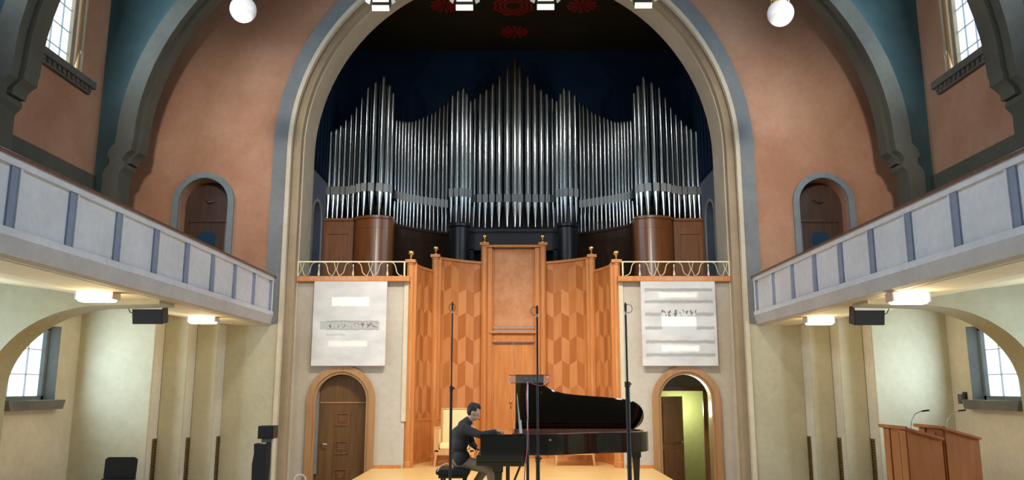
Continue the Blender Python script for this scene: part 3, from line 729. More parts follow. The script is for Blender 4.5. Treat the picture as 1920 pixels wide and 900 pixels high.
def painting(s, x0, x1, mat, label):
    zt, zb = 4.03, 2.155; xc = (x0+x1)/2; hw = (x1-x0)/2; hh = (zt-zb)/2
    r = thing('painting', label, 'painting', (xc, YW-.10, (zt+zb)/2))
    o = MB().box(-hw, hw, -.03, .03, -hh, hh).build('canvas', mat, None, bevel=.006); o.parent = r; o.matrix_parent_inverse = Matrix()
    b = MB().prism([(-hw+.03, -hh+.03), (hw-.03, -hh+.03), (hw-.03, hh-.03), (-hw+.03, hh-.03)], .03, .099, 'y', [[(-hw+.08, -hh+.08), (hw-.08, -hh+.08), (hw-.08, hh-.08), (-hw+.08, hh-.08)]]).build('stretcher', 'wood', None); b.parent = r
painting(-1, xat(585.5, 600, YW-.13)+.01, xat(724, 600, YW-.13), canvas_mat('band'), 'large white abstract painting with one grey scribbled band, above the closed brown door')
painting(1, xat(1203, 600, YW-.13), xat(1343.5, 600, YW-.13), canvas_mat('striped'), 'large white abstract painting with horizontal grey stripes, above the open door')

# ---- ventilation grilles in the stepped corners
gl = {(-1, 0): 'bronze lattice grille nearest the lower window of the left wall', (-1, 1): 'middle bronze lattice grille of the three on the left', (-1, 2): 'bronze lattice grille of the left three that is nearest the black floor speaker',
      (1, 0): 'bronze lattice grille nearest the lecterns on the right', (1, 1): 'middle bronze lattice grille of the three on the right', (1, 2): 'bronze lattice grille of the right three that is farthest from the lecterns'}
for s in (-1, 1):
    for k, (x, ya, yb) in enumerate(((7.1, 16.0, 16.33), (6.6, 16.4, 16.73), (6.15, 16.8, 17.17))):
        g = thing('ventilation_grille', gl[(s, k)], 'grille', (s*(x-.01), yb-.1, HF+.05), 'bronze grilles in the stepped walls')
        y0, y1 = yb-.17, yb-.01; fr = MB().prism([(y0, HF+.05), (y1, HF+.05), (y1, .70), (y0, .70)], s*(x-.002), s*(x-.03), 'x', [[(y0+.02, HF+.08), (y1-.02, HF+.08), (y1-.02, .67), (y0+.02, .67)]])
        fr.build('grille_frame', 'grille', g)
        lt = MB(); z = HF+.1
        while z < .64:
            lt.add([(s*(x-.012), y0+.02, z), (s*(x-.012), y1-.02, z+.05), (s*(x-.012), y1-.02, z+.068), (s*(x-.012), y0+.02, z+.018)], [(0,1,2,3)])
            lt.add([(s*(x-.016), y0+.02, z+.05), (s*(x-.016), y1-.02, z), (s*(x-.016), y1-.02, z+.018), (s*(x-.016), y0+.02, z+.068)], [(0,1,2,3)]); z += .05
        lt.build('lattice', 'brass', g); MB().box(*sorted((s*(x-.003), s*(x-.006))), y0+.01, y1-.01, HF+.07, .69).build('grille_back', 'blackm', g)

# ---- lamps under the balconies
def balc_lamp(u, v, Y, label):
    x, z = xat(u, v, Y), zat(v, Y)
    r = thing('balcony_lamp', label, 'lamp', (x, Y, 3.0), 'lit lamps under the balconies')
    h = MB().box(x-.25, x+.25, Y-.11, Y+.11, z+.065, z+.095); h.box(x-.05, x+.05, Y-.05, Y+.05, z+.09, 3.02); h.build('lamp_housing', 'flap', r, bevel=.01)
    for q in (-1, 1): MB().box(x+q*.255-.012, x+q*.255+.012, Y-.11, Y+.11, z-.04, z+.09).build('end_cap', 'steel', r)
    b = MB().box(x-.24, x+.24, Y-.10, Y+.10, z-.07, z+.065).build('diffuser', 'lampw', r, bevel=.03)
    lp = lamp('POINT', 'lamp_glow', (x, Y-.0, z-.12), BALCPOW, WARM, .12); lp.parent = r; lp.matrix_parent_inverse = Matrix.Translation(-r.location)
    l2 = lamp('POINT', 'lamp_glow_up', (x, Y-.22, z+.02), BALCPOW*.35, WARM, .08); l2.parent = r; l2.matrix_parent_inverse = Matrix.Translation(-r.location)
balc_lamp(183, 557, 11.1, 'bright warm lamp under the left balcony, nearer the camera'); balc_lamp(381, 600, 15.0, 'bright warm lamp under the left balcony, beyond the hanging speaker')
balc_lamp(1703, 561, 11.1, 'bright warm lamp under the right balcony, nearer the camera'); balc_lamp(1536, 602, 15.0, 'bright warm lamp under the right balcony, beyond the hanging speaker')

# ---- hanging speakers
for u, v, side in ((282, 589, 'left'), (1625, 591, 'right')):
    Y = 13.0; x, z = xat(u, v, Y), zat(v, Y)
    r = thing('ceiling_speaker', 'dark grey box speaker hanging under the %s balcony between two lamps' % side, 'speaker', (x, Y, 3.0))
    R = Matrix.Rotation(math.radians(12), 3, 'X')
    MB().box(x-.245, x+.245, Y-.11, Y+.11, z-.15, z+.14, R).build('speaker_box', 'blackm', r, bevel=.01)
    MB().box(x-.235, x+.235, Y-.125, Y-.112, z-.14, z+.09, R, (x, Y, z)).build('speaker_front', 'blackcloth', r)
    MB().box(x-.245, x+.245, Y-.13, Y-.112, z+.095, z+.135, R, (x, Y, z)).build('name_strip', 'flap', r)
    br = MB().box(x-.04, x+.04, Y-.03, Y+.03, z+.12, 3.02); br.box(x-.26, x+.26, Y-.02, Y+.02, z+.15, z+.17); br.build('bracket', 'blackm', r)
    sg = -1 if side == 'left' else 1
    MB().tube([(x+sg*.24, Y, z-.0), (x+sg*.33, Y, z+.03), (x+sg*.38, Y, z+.12), (x+sg*.36, Y, z+.2), (x+sg*.36, Y, 3.02)], .008, 6).build('speaker_cable', 'blackm', r)

# ---- opal globes
for u, v, side in ((456, 18, 'left'), (1463.5, 25, 'right')):
    Y = 11.9; p = P(u, v, Y); rr = 24.5*Y*1.075/FPX
    r = thing('globe_lamp', 'white opal glass globe lamp hanging at the upper %s' % side, 'lamp', tuple(p), 'opal globe lamps')
    MB().sphere(p, rr, 32).build('globe', 'globe', r, smooth=True)
    m = MB()
    for q in (-1, 1): m.tube([(p.x+q*.14, Y, p.z+rr*.7), (p.x+q*.14, Y, p.z+rr+.35)], .012, 8)
    m.build('hanger', 'brass', r); MB().lathe([(0, 0), (.10, 0), (.12, .04), (.05, .08), (0, .08)], (p.x, Y, p.z+rr-.02), 20).build('gallery', 'brass', r, smooth=True)
    m = MB().box(p.x-.16, p.x+.16, Y-.02, Y+.02, p.z+rr+.33, p.z+rr+.37); m.tube([(p.x, Y, p.z+rr+.35), (p.x, Y, 12.3)], .015, 8); m.build('pendant_rod', 'brass', r)
    g = lamp('POINT', 'globe_light', (p.x, Y, p.z-rr-.15), GLOBEPOW, (1, .97, .92), .2); g.parent = r; g.matrix_parent_inverse = Matrix.Translation(-r.location)

# ---- stage lights on a bar
YL = 12.6
bar = thing('lighting_bar', 'black lighting bar that carries the four stage lights', 'bar', (0, YL, 8.9))
MB().tube([(-3.0, YL, 8.95), (3.0, YL, 8.95)], .03, 12).build('bar_tube', 'blackm', bar, smooth=True)
for x in (-2.6, 2.6): MB().tube([(x, YL, 8.95), (x, YL, 12.4)], .01, 6).build('suspension_wire', 'steel', bar)
for u, v, fl, sr, label in ((714, 11, -1, 1, 'leftmost of the four lit stage lights at the top'), (871, 10, 1, 1, 'second stage light from the left at the top'),
                        (1023, 9, 1, 0, 'third stage light from the left at the top'), (1206, 6, 0, 1, 'rightmost of the four lit stage lights at the top')):
    p = P(u, v, YL); x, z = p.x, p.z
    r = thing('stage_light', 'white lit floodlight with open flaps, '+label, 'stage light', (x, YL, z), 'stage floodlights on the bar')
    MB().box(x-.15, x+.15, YL-.02, YL+.12, z+.015, z+.30).build('lamp_body', 'blackm', r, bevel=.015)
    tl = Matrix.Rotation(math.radians(28), 3, 'X')
    MB().box(x-.135, x+.135, YL-.04, YL-.02, z+.06, z+.20).build('lens', 'lampin', r)
    MB().box(x-.145, x+.145, YL-.05, YL-.04, z-.095, z-.0, tl, (x, YL-.03, z+.02)).build('lower_flap', 'lampin', r)  # glows by itself in place of the lamp light it catches
    for q in (-1, 1):
        a = q*(38 if (q == sr*2-1) else 25)
        MB().box(x+q*.16-.004, x+q*.16+.004, YL-.13, YL-.02, z+.02, z+.17, Matrix.Rotation(math.radians(a), 3, 'Z') @ Matrix.Rotation(math.radians(q*-20), 3, 'Y'), (x+q*.15, YL-.02, z+.15)).build('side_flap', 'lampin' if q < 0 and fl < 0 else 'flap', r)  # leftmost light has one side flap glowing the same way
    yk = MB().box(x-.02, x+.02, YL-.02, YL+.02, z+.28, 8.919)
    for q in (-1, 1): yk.box(x+q*.165-.006, x+q*.165+.006, YL, YL+.06, z+.1, z+.36)
    yk.box(x-.17, x+.17, YL, YL+.06, z+.35, z+.37); yk.build('yoke', 'blackm', r)
    sp = lamp('SPOT', 'stage_spot', (x, YL+.2, z-.12), SPOTPOW, STAGE, .12, target=(x*.75, 17.2, 1.2), spot=78, blend=.8)
    sp.parent = r; sp.matrix_parent_inverse = Matrix.Translation(-r.location)

# ---- grand piano
pn = thing('grand_piano', 'long black concert grand piano with raised lid on the stage', 'piano', (.8, 12.9, 0))
plan = [(-.49, 12.15), (.50, 12.15), (.75, 12.22), (.98, 12.38), (1.25, 12.52), (1.6, 12.62), (1.9, 12.72), (2.06, 12.86), (2.15, 13.08), (2.16, 13.35), (2.08, 13.58), (1.92, 13.70), (-.49, 13.70)]
inn = [(-.02, 12.22), (.48, 12.22), (.71, 12.29), (.94, 12.44), (1.22, 12.59), (1.57, 12.69), (1.86, 12.79), (2.0, 12.91), (2.08, 13.1), (2.09, 13.33), (2.02, 13.53), (1.89, 13.63), (-.02, 13.63)]
def smooth_mid(p, i0, i1, it=3):                                     # rounds the corners between two kept points
    mid = p[i0:i1+1]
    for _ in range(it):
        q = [mid[0]]
        for a, b in zip(mid, mid[1:]): q += [(a[0]*.75+b[0]*.25, a[1]*.75+b[1]*.25), (a[0]*.25+b[0]*.75, a[1]*.25+b[1]*.75)]
        mid = q+[mid[-1]]
    return p[:i0]+mid+p[i1+1:]
plan = smooth_mid(plan, 1, 11); inn = smooth_mid(inn, 1, 11)
MB().prism(plan, .71, 1.01, 'z', [inn]).build('rim', 'black', pn, smooth=True)
MB().prism([(x, y) for x, y in inn], .73, .78, 'z').build('soundboard', 'redwood', pn)
MB().prism([(x*.97+.02, 12.93+(y-12.93)*.93) for x, y in inn], .90, .925, 'z').build('iron_frame', 'gold', pn)
MB().prism([(x, y) for x, y in inn], .93, 1.02, 'z', [[(x*.965+.03, 12.93+(y-12.93)*.95) for x, y in inn]]).build('inner_rim', 'redwood', pn)
st_ = MB()
for i in range(40): y = 12.35+i*.031; xe = 2.0 if y > 13.2 else (.5+max(0, (y-12.3))*1.6); st_.tube([(.05, y, .955), (xe-.1, y+.01, .955)], .0015, 4)
st_.build('strings', 'steel', pn)
kb = MB().box(-.55, .16, 12.15, 13.70, .60, .71); kb.box(-.55, .14, 12.13, 12.25, .56, .62); kb.box(-.20, .16, 12.16, 13.69, .55, .60)
kb.build('key_bed', 'black', pn, bevel=.012)
MB().box(-.49, .19, 12.135, 12.15, .60, 1.0).build('cheek', 'black', pn, bevel=.006)
MB().box(-.16, -.02, 12.22, 13.63, .74, .98).build('fallboard', 'black', pn, bevel=.01)
wk, bk = MB(), MB()
for i in range(52):
    y = 12.30+i*.0235; wk.box(-.36, -.2, y, y+.0225, .73, .755)
    if i % 7 in (0, 1, 3, 4, 5): bk.box(-.30, -.2, y+.016, y+.028, .755, .768)
wk.build('white_keys', 'ivory', pn); bk.build('black_keys', 'black', pn)
# lid hinged on the far side
YH, ZH, PHI = 13.66, 1.008, math.radians(38)
lid_o = [(.03, 0), (.03, 1.385), (.46, 1.385), (.46, 1.17), (.52, 1.10), (.60, 1.02), (.75, .95), (.95, .90), (1.3, .86), (1.6, .82), (1.85, .77), (2.0, .68), (2.10, .52), (2.14, .30), (2.10, .12), (2.0, 0)]
lid_o = smooth_mid(lid_o, 4, 15)
def lid_pt(x, w, t): return (x, YH-w*math.cos(PHI)-t*math.sin(PHI)*-1, ZH+w*math.sin(PHI)+t*math.cos(PHI))
lm = MB().prism(lid_o, 0, .022, 'z'); lm.v = [lid_pt(x, w, t) for x, w, t in lm.v]
lm.build('lid', 'black', pn)
fl = MB().prism([(.03, .90), (.03, 1.375), (.47, 1.375), (.47, .90)], .024, .045, 'z'); fl.v = [lid_pt(x, w, t) for x, w, t in fl.v]; fl.build('front_lid_flap', 'black', pn, bevel=.004)
for x, w in ((.34, 1.33), (.20, 1.34), (.44, .98)):
    q = MB().box(x-.012, x+.012, w-.012, w+.012, -.012, 0); q.v = [lid_pt(*p) for p in q.v]; q.build('lid_buffer', 'brass', pn)
a = Vector((.10, 12.34, 1.0)); b = Vector(lid_pt(.06, .97, -.01)); MB().tube([a, b], [.016, .010], 8).build('lid_prop', 'steel', pn)
MB().tube([a+Vector((.02, .02, 0)), a+(b-a)*.33+Vector((.02, .02, 0))], .013, 8).build('short_prop', 'steel', pn)
for x in (.75, 1.5): MB().box(x-.02, x+.02, 13.66, 13.72, 1.0, 1.04).build('hinge', 'brass', pn)
MB().tube([(.54, 12.128, .93), (.54, 12.15, .93)], .018, 12).build('lid_lock', 'brass', pn)
def leg(x, y, zt):
    l = MB(); l.box(x-.075, x+.075, y-.075, y+.075, zt-.10, zt)
    l.add([(x-.06, y-.06, zt-.10), (x+.06, y-.06, zt-.10), (x+.06, y+.06, zt-.10), (x-.06, y+.06, zt-.10), (x-.035, y-.035, .12), (x+.035, y-.035, .12), (x+.035, y+.035, .12), (x-.035, y+.035, .12)],
          [(0,1,5,4), (1,2,6,5), (2,3,7,6), (3,0,4,7), (4,5,6,7), (0,3,2,1)])
    o = l.build('leg', 'black', pn, bevel=.008)
    c = MB().lathe([(0, 0), (.04, .02), (.04, .06), (.02, .12)], (x, y, 0), 14); c.build('caster', 'brass', o, smooth=True)
leg(-.23, 12.32, .56); leg(-.23, 13.52, .6); leg(1.93, 13.05, .71)
ly = MB().box(-.12, -.06, 12.84, 12.87, .14, .60); ly.box(-.12, -.06, 13.03, 13.06, .14, .60); ly.box(-.16, .0, 12.78, 13.12, .08, .15); ly.build('pedal_lyre', 'black', pn, bevel=.006)
for y in (12.83, 13.07): MB().tube([(-.05, y, .12), (.16, y, .62)], .012, 8).build('lyre_brace', 'black', pn)
for y in (12.87, 12.95, 13.03): MB().box(-.28, -.15, y-.012, y+.012, .085, .10).build('pedal', 'brass', pn)

# ---- bench
bn = thing('piano_bench', 'black padded piano bench under the seated pianist', 'bench', (-.92, 12.75, 0))
MB().box(-1.17, -.66, 12.42, 13.08, .40, .48).build('seat', 'blackm', bn, bevel=.025)
MB().box(-1.13, -.70, 12.46, 13.04, .35, .40).build('seat_frame', 'blackm', bn)
for x in (-1.08, -.75):
    for y in (12.5, 13.0): MB().box(x-.018, x+.018, y-.018, y+.018, 0, .40).build('leg', 'blackm', bn)
wc = MB().tube([(xat(u, v, 12.38), 12.38, zat(v, 12.38)) for u, v in ((820, 884), (826, 874), (836, 869), (845, 871), (850, 876))], .010, 6).build('white_cable', 'whitecable', None, smooth=True)
tag(wc, 'short white cable looping over the left end of the piano bench', 'cable')

# ---- pianist
def blob(caps, balls=(), vox=.010, name='body', mat='skin', parent=None, sm=4, extra=None):
    m = MB()
    for pts, rs in caps:
        pts = [Vector(p) for p in pts]
        P2, R2 = [], []
        for i in range(len(pts)-1):
            for k in range(6): t = k/6; P2.append(pts[i].lerp(pts[i+1], t)); R2.append(rs[i]+(rs[i+1]-rs[i])*t)
        P2.append(pts[-1]); R2.append(rs[-1]); m.tube(P2, R2, 14)
        m.sphere(P2[0], rs[0], 14); m.sphere(P2[-1], rs[-1], 14)
        for i in range(1, len(pts)-1): m.sphere(pts[i], rs[i], 14)
    for c, r, sq in balls: m.sphere(c, r, 20, sq)
    if extra: extra(m)
    o = m.build(name, mat, parent)
    r = o.modifiers.new('remesh', 'REMESH'); r.mode = 'VOXEL'; r.voxel_size = vox; r.use_smooth_shade = True
    s = o.modifiers.new('smooth', 'SMOOTH'); s.factor = .5; s.iterations = sm
    return o
pe = thing('person', 'man in a charcoal shirt and khaki trousers seated playing at the piano', 'person', (-.80, 12.75, .52))
HC = Vector((-.625, 12.74, 1.315))                                  # head centre; faces +x, down a little
def hd(dx, dy, dz):
    a = math.radians(18); return (HC.x+dx*math.cos(a)+dz*math.sin(a), HC.y+dy, HC.z-dx*math.sin(a)+dz*math.cos(a))
RS, RE, RH = (-.74, 12.55, 1.085), (-.50, 12.43, .985), (-.265, 12.54, 1.035)
LS, LE, LH = (-.72, 12.95, 1.085), (-.66, 13.03, .82), (-.56, 12.86, .755)
def hand(wr, d, up, side, curl=.9, sc=1.0):
    """fingers leave the palm one by one; d: pointing direction, side: towards the little finger"""
    w = Vector(wr); d = Vector(d).normalized(); side = Vector(side).normalized(); up = Vector(up).normalized()
    caps = [([w, w+d*.05], [.024, .026])]
    for k, (o, L) in enumerate(((-.030, .070), (-.010, .080), (.011, .074), (.030, .058))):
        b = w+side*o*.8+d*.03; k1 = w+side*o+d*.085+up*.006; k2 = k1+(d*.75-up*.35*curl)*L*.5; k3 = k2+(d*.25-up*.85*curl)*L*.5
        caps.append(([b, k1, k2, k3], [.014, .0105, .009, .008]))
    b = w+d*.02-side*.022; caps.append(([b, b+d*.03-side*.028-up*.01, b+d*.062-side*.034-up*.022], [.013, .011, .009]))
    return caps
caps = [([(-.80, 12.75, .61), (-.84, 12.75, .78), (-.83, 12.75, .96), (-.76, 12.75, 1.10)], [.12, .11, .12, .085]),
        ([(-.745, 12.75, 1.12), (-.68, 12.745, 1.20), (-.645, 12.74, 1.25)], [.065, .056, .058]),
        ([RS, RE], [.055, .042]), ([RE, RH], [.040, .026]), ([LS, LE], [.055, .042]), ([LE, LH], [.040, .026]),
        ([(-.80, 12.66, .57), (-.36, 12.64, .46)], [.08, .056]), ([(-.36, 12.64, .46), (-.30, 12.66, .12)], [.05, .038]),
        ([(-.80, 12.86, .57), (-.42, 12.90, .47)], [.08, .056]), ([(-.42, 12.90, .47), (-.66, 12.88, .12)], [.05, .038]),
        ([(-.30, 12.66, .07), (-.14, 12.66, .04)], [.036, .028]), ([(-.66, 12.88, .07), (-.52, 12.88, .04)], [.036, .028])]
caps += hand(RH, (1, .25, -.1), (0, 0, 1), (.2, -1, 0)) + hand(LH, (.9, -.3, -.25), (0, 0, 1), (-.2, 1, 0), .35)
balls = [(hd(0, 0, .02), .098, (.98, .80, 1.12)), (hd(.022, 0, -.058), .070, (.95, .80, 1.0)), (hd(.055, 0, -.088), .030, (1, 1, .9)),
         (hd(.062, 0, .022), .045, (.8, 1.1, .7)), (hd(.098, 0, -.012), .016, (1, .8, 1.6)), (hd(.108, 0, -.028), .013, (1, 1, .9)),
         (hd(.082, 0, -.058), .020, (.8, 1.3, .5)), (hd(-.005, -.080, -.012), .024, (.8, .35, 1.3)), (hd(-.005, .080, -.012), .024, (.8, .35, 1.3))]
body = blob(caps, balls, .0075, 'body', 'skin', pe, 3)
for q in (-1, 1):
    MB().sphere(hd(.086, q*.031, .012), .011, 10).build('eye', 'ivory', body, smooth=True)
MB().sphere(hd(.088, 0, -.062), .014, 10, (.5, 1.5, .35)).build('lips', 'pink', body, smooth=True)
blob([([hd(-.035, 0, .075), hd(.03, 0, .095), hd(.062, 0, .085)], [.070, .055, .034])],
     [(hd(-.022, 0, .045), .100, (.95, .86, 1.0)), (hd(-.045, 0, -.005), .076, (.8, .94, 1.0)), (hd(.01, -.062, .045), .03, (1.1, .7, 1.3)), (hd(.01, .062, .045), .03, (1.1, .7, 1.3))], .010, 'hair', 'hair', pe, 2)
sh = [([(-.81, 12.75, .56), (-.845, 12.75, .70), (-.855, 12.75, .84), (-.83, 12.75, .97)], [.132, .126, .140, .145]),
      ([(-.80, 12.62, 1.00), (-.80, 12.88, 1.00)], [.125, .125]), ([(-.82, 12.64, .85), (-.82, 12.86, .85)], [.125, .125]), ([(-.80, 12.66, .62), (-.80, 12.84, .62)], [.128, .128]),
      ([(-.775, 12.60, 1.07), (-.77, 12.90, 1.07)], [.088, .088]), ([(-.77, 12.75, 1.10), (-.72, 12.748, 1.165), (-.70, 12.748, 1.185)], [.105, .080, .070]),
      ([(-.755, 12.55, 1.07), RE], [.078, .056]), ([RE, (-.285, 12.53, 1.03)], [.055, .037]), ([(-.74, 12.95, 1.07), LE], [.078, .056]), ([LE, (-.585, 12.885, .765)], [.054, .038])]
blob(sh, (), .011, 'shirt', 'shirt', pe, 5)
MB().tube([Vector((-.70, 12.748, 1.178))+Vector((.058*math.cos(a)*.9, .060*math.sin(a), -.035*math.cos(a))) for a in [2*PI*i/20 for i in range(21)]], .014, 8).build('collar', 'shirt', pe, smooth=True)
tr = [([(-.82, 12.68, .59), (-.82, 12.82, .59)], [.115, .115]), ([(-.80, 12.655, .575), (-.36, 12.64, .46)], [.095, .072]), ([(-.80, 12.86, .575), (-.42, 12.90, .47)], [.095, .072]),
      ([(-.36, 12.64, .46), (-.31, 12.66, .12)], [.070, .054]), ([(-.42, 12.90, .47), (-.66, 12.88, .13)], [.070, .054])]
blob(tr, (), .011, 'trousers', 'khaki', pe, 5)
for x, y in ((-.30, 12.66), (-.66, 12.88)):
    blob([([(x-.03, y, .055), (x+.06, y, .05), (x+.17, y, .035)], [.048, .044, .034])], (), .010, 'shoe', 'shoe', pe, 2)

# ---- armchairs behind the piano
def armchair(cx, cy, label):
    r = thing('armchair', label, 'armchair', (cx, cy, 0), 'cream armchairs at the back of the stage')
    MB().box(cx-.31, cx+.31, cy+.20, cy+.30, .38, 1.20).build('backrest', 'chairfab', r, bevel=.03)
    MB().prism([(cx-.35, .36), (cx+.35, .36), (cx+.35, 1.24), (cx-.35, 1.24)], cy+.21, cy+.33, 'y', [[(cx-.30, .42), (cx+.30, .42), (cx+.30, 1.19), (cx-.30, 1.19)]]).build('back_frame', 'chairwood', r, bevel=.01)
    MB().box(cx-.33, cx+.33, cy-.33, cy+.20, .36, .50).build('seat', 'chairfab', r, bevel=.04)
    for s in (-1, 1):
        MB().box(*sorted((cx+s*.34, cx+s*.43)), cy-.28, cy+.24, .36, .80).build('arm_panel', 'chairfab', r, bevel=.02)
        a = MB().box(*sorted((cx+s*.33, cx+s*.45)), cy-.34, cy+.28, .80, .84); a.box(*sorted((cx+s*.34, cx+s*.45)), cy-.34, cy-.29, .30, .82); a.build('arm_frame', 'chairwood', r, bevel=.008)
        for y in (-.31, .27):
            MB().tube([(cx+s*.40, cy+y, .32), (cx+s*.41, cy+y*1.02, .15), (cx+s*.43, cy+y*1.08, 0)], [.038, .026, .018], 8).build('leg', 'chairwood', r, smooth=True)
    MB().box(cx-.44, cx+.44, cy-.34, cy+.28, .24, .36).build('seat_frame', 'chairwood', r, bevel=.01)
armchair(-1.30, 18.35, 'cream upholstered wooden armchair behind the pianist'); armchair(1.35, 18.45, 'wooden armchair mostly hidden behind the piano, only its base showing below it')

# ---- microphone stands
def mic_stand(u_top, v_top, Y, label, r1=.022, r2=.012, ring=-1, vk=730):
    x = xat(u_top, v_top, Y); zt = zat(v_top, Y); zk = zat(vk, Y)
    t = thing('microphone_stand', label, 'microphone stand', (x, Y, 0), 'tall black microphone stands around the piano')
    MB().tube([(x, Y, .05), (x, Y, zk)], r1, 12).build('lower_pole', 'blackm', t, smooth=True)
    MB().tube([(x, Y, zk), (x, Y, zt-.16)], r2, 12).build('upper_pole', 'blackm', t, smooth=True)
    k = MB().tube([(x, Y, zk-.04), (x, Y, zk+.03)], r1*1.3, 12); k.tube([(x, Y, zk), (x+.05, Y-.01, zk)], .010, 8); k.build('clutch_knob', 'blackm', t, smooth=True)
    MB().tube([(x, Y, zt-.16), (x, Y, zt-.12)], r2*1.25, 10).build('clip', 'steel', t)
    MB().tube([(x, Y, zt-.12), (x, Y, zt-.03), (x, Y, zt)], [r2*1.1, r2*1.3, .006], 10).build('microphone', 'blackm', t, smooth=True)
    MB().tube([(x+ring*.04+.045*math.cos(a), Y, zt-.08+.055*math.sin(a)) for a in [2*PI*i/18 for i in range(19)]], .004, 6).build('cable_loop', 'blackm', t, smooth=True)
    for i in range(3):
        a = PI/2+2*PI*i/3; MB().tube([(x, Y, .28), (x+.30*math.cos(a), Y+.30*math.sin(a), .02)], .012, 8).build('leg', 'blackm', t, smooth=True)
mic_stand(848.5, 566, 11.2, 'tall thin black microphone stand in front of the pianist', .020, .011, -.1, 728)
mic_stand(1007, 572, 10.6, 'tall black microphone stand before the left part of the piano lid', .026, .014, -1, 860)
mic_stand(1172.5, 567, 10.2, 'tall black microphone stand before the tail of the piano', .028, .013, 1, 720)
x4, Y4 = xat(989, 717, 11.6), 11.6
t4 = thing('microphone_stand', 'shorter grey stand with a clear board and pink cable at the keyboard end', 'microphone stand', (x4, Y4, 0))
z4 = zat(716, Y4); zj = zat(808, Y4)
MB().tube([(x4, Y4, .05), (x4, Y4, zj)], .022, 10).build('lower_pole', 'blackm', t4, smooth=True); MB().tube([(x4, Y4, zj), (x4, Y4, z4)], .010, 10).build('upper_pole', 'steel', t4, smooth=True)
xl, xr, za, zb = xat(954, 704, Y4), xat(1030, 704, Y4), zat(703, Y4), zat(718, Y4)
MB().box(xl, xr, Y4-.03, Y4-.025, zb, za).build('clear_board', 'clear', t4)
fr4 = MB().box(xl, xr, Y4-.035, Y4-.02, za-.008, za); fr4.box(xl, x4, Y4-.035, Y4-.02, zb-.004, zb+.004); fr4.build('board_edge', 'redwood', t4)
for xx in (xl+.012, xr-.03):
    for zz in (za-.03, zb+.012): MB().box(xx-.012, xx+.012, Y4-.042, Y4-.018, zz-.018, zz+.018).build('corner_clip', 'ivory', t4)
for i in range(3):
    a = PI/2+2*PI*i/3; MB().tube([(x4, Y4, .28), (x4+.28*math.cos(a), Y4+.28*math.sin(a), .02)], .012, 8).build('leg', 'blackm', t4, smooth=True)
pc = MB().tube([P(u, v, Y4-.05) for u, v in ((1029, 716), (1024, 722), (1012, 723), (1000, 720), (992, 716), (988, 722), (987, 740), (988, 770), (990, 800), (989, 840), (986, 862), (984, 885), (983, 905))], .008, 6).build('pink_cable', 'pink', None, smooth=True)
tag(pc, 'thin pink cable looping from the clear board down beside the piano', 'cable')

# ---- lecterns
def lectern(x, y, label):
    r = thing('lectern', label, 'lectern', (x+.2, y+.3, 0)); w, d, h = .39, .60, 1.20
    MB().prism([(x, .06), (x+w, .06), (x+w, h-.10), (x, h+.01)], y, y+d, 'y').build('cabinet', 'lectern', r, bevel=.006)
    f = MB().box(x-.02, x, y+.02, y+.17, .08, h); f.box(x-.02, x, y+d-.17, y+d-.02, .08, h); f.box(x-.012, x, y+.2, y+d-.2, .1, h-.03); f.build('front_panel', 'lectern', r, bevel=.005)
    MB().box(x-.03, x+w+.02, y-.02, y+d+.02, 0, .06).build('plinth', 'lectern', r, bevel=.005)
    R = Matrix.Rotation(math.atan2(.11, w), 3, 'Y')
    MB().box(x-.05, x+w+.02, y-.05, y+d+.05, h+.0, h+.03, R, (x, y, h+.01)).build('desk_top', 'lectern', r, bevel=.005)
    MB().box(x-.05, x-.02, y-.05, y+d+.05, h+.02, h+.05).build('desk_ledge', 'lectern', r, bevel=.004)
    g = MB().tube([(x+.14, y+.20, h-.0), (x+.15, y+.20, h+.10), (x+.20, y+.19, h+.18), (x+.27, y+.17, h+.215)], .006, 8).build('gooseneck', 'steel', r, smooth=True)
    MB().tube([(x+.27, y+.17, h+.215), (x+.35, y+.15, h+.225)], .011, 10).build('microphone', 'blackm', g, smooth=True)
lectern(4.555, 9.5, 'reddish wooden lectern with gooseneck microphone, the left one of the pair'); lectern(5.03, 9.58, 'reddish wooden lectern with gooseneck microphone, the right one of the pair')

# ---- music stand, floor speaker, bent tube, wall bracket
ms = thing('music_stand', 'black music stand at the lower left before the curved wall', 'music stand', (xat(225, 880, 8), 8, 0))
x = xat(226, 878, 8); w = .155; R = Matrix.Rotation(math.radians(-18), 3, 'X'); zt, zb_ = zat(857, 8), zat(897, 8)
dk = MB().prism([(x-w-.005, zb_), (x+w-.005, zb_), (x+w+.003, zt-.02), (x+w-.03, zt), (x-w+.03, zt), (x-w, zt-.02)], 8.0, 8.012, 'y'); dk.build('desk', 'blackm', ms, bevel=.002)
MB().box(x-w, x+w, 7.96, 8.01, zb_-.012, zb_).build('desk_lip', 'blackm', ms)
MB().tube([(x, 8.03, zb_+.1), (x, 8.03, zb_-.1), (x, 8.03, .05)], .012, 10).build('pole', 'blackm', ms, smooth=True)
for i in range(3): a = PI/2+2*PI*i/3; MB().tube([(x, 8.03, .22), (x+.24*math.cos(a), 8.03+.24*math.sin(a), .015)], .009, 8).build('leg', 'blackm', ms)
Y = 11.8
fs = thing('column_speaker', 'black curved column speaker standing at the left edge of the arch', 'speaker', (xat(490, 870, Y), Y, 0))
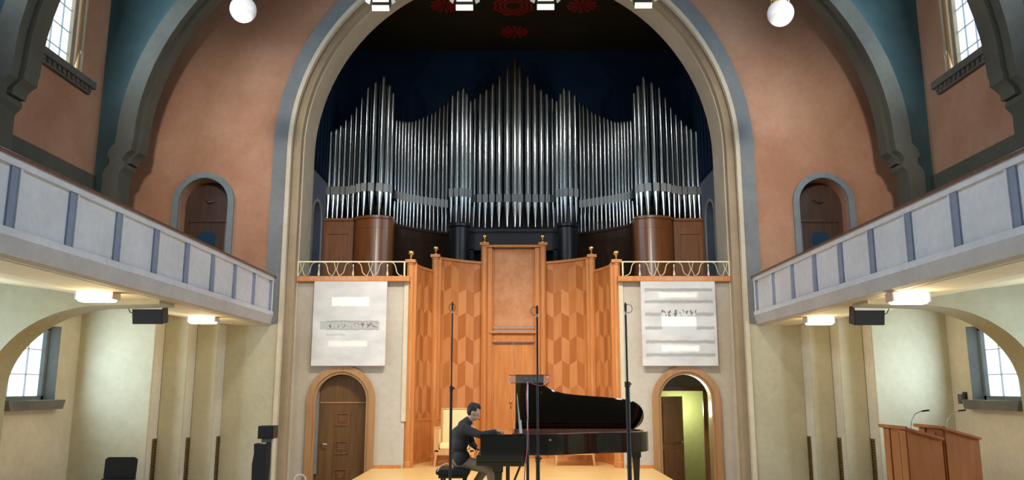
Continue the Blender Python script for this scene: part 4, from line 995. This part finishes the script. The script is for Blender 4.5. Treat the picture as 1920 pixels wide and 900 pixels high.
c = [P(u, v, Y) for u, v in ((480, 831), (499, 834), (505, 827), (503, 845), (502, 870), (500, 900), (499, 925), (475, 925), (475, 900), (476, 870), (480, 848))]
bot = [(p.x, p.z) for p in c]; bot = [(a, max(b_, .06)) for a, b_ in bot]
MB().prism(bot, Y-.10, Y+.10, 'y').build('speaker_box', 'blackcloth', fs, bevel=.008)
MB().tube([(xat(508, 860, Y), Y+.02, .03), (xat(509, 822, Y), Y+.02, zat(822, Y))], .014, 10).build('pole', 'steel', fs, smooth=True)
MB().box(xat(490, 825, Y), xat(510, 825, Y), Y+.0, Y+.06, zat(830, Y), zat(822, Y)).build('pole_bracket', 'reveal', fs)
MB().box(xat(470, 900, Y), xat(515, 900, Y), Y-.2, Y+.2, 0, .05).build('base_plate', 'blackm', fs, bevel=.01)
bs = thing('box_speaker', 'small black box speaker on top of the column speaker pole', 'speaker', (xat(503, 822, Y), Y, zat(822, Y)))
MB().box(xat(488, 810, Y), xat(517, 810, Y), Y-.12, Y+.12, zat(822, Y), zat(798, Y)).build('speaker_box', 'blackm', bs, bevel=.008)
MB().box(xat(490, 810, Y), xat(515, 810, Y), Y-.127, Y-.121, zat(820, Y), zat(800, Y)).build('speaker_front', 'blackcloth', bs)
Y = 13.2; pts = [(552, 935), (552, 905), (553, 896), (557, 891), (563, 889.5), (569, 891), (573, 896), (574, 905), (574, 935)]
o = MB().tube([(xat(u, min(v, 900), Y), Y, max(.012, zat(v, Y)) if v < 930 else .012) for u, v in pts], .012, 8).build('bent_tube', 'whitecable', None, smooth=True)
tag(o, 'white bent tube hoop rising at the bottom edge left of the closed door', 'hoop')
Y = 15.5; wb = thing('wall_bracket', 'small dark bracket on the cream wall above the right lectern', 'bracket', (XS-.05, Y, zat(747, Y)))
zc = zat(747, Y)
MB().box(XS-.03, XS, Y-.06, Y+.06, zc-.12, zc+.12).build('wall_plate', 'blackm', wb); MB().box(XS-.14, XS-.03, Y-.04, Y+.04, zc-.10, zc+.08).build('bracket_body', 'rib', wb, bevel=.01)
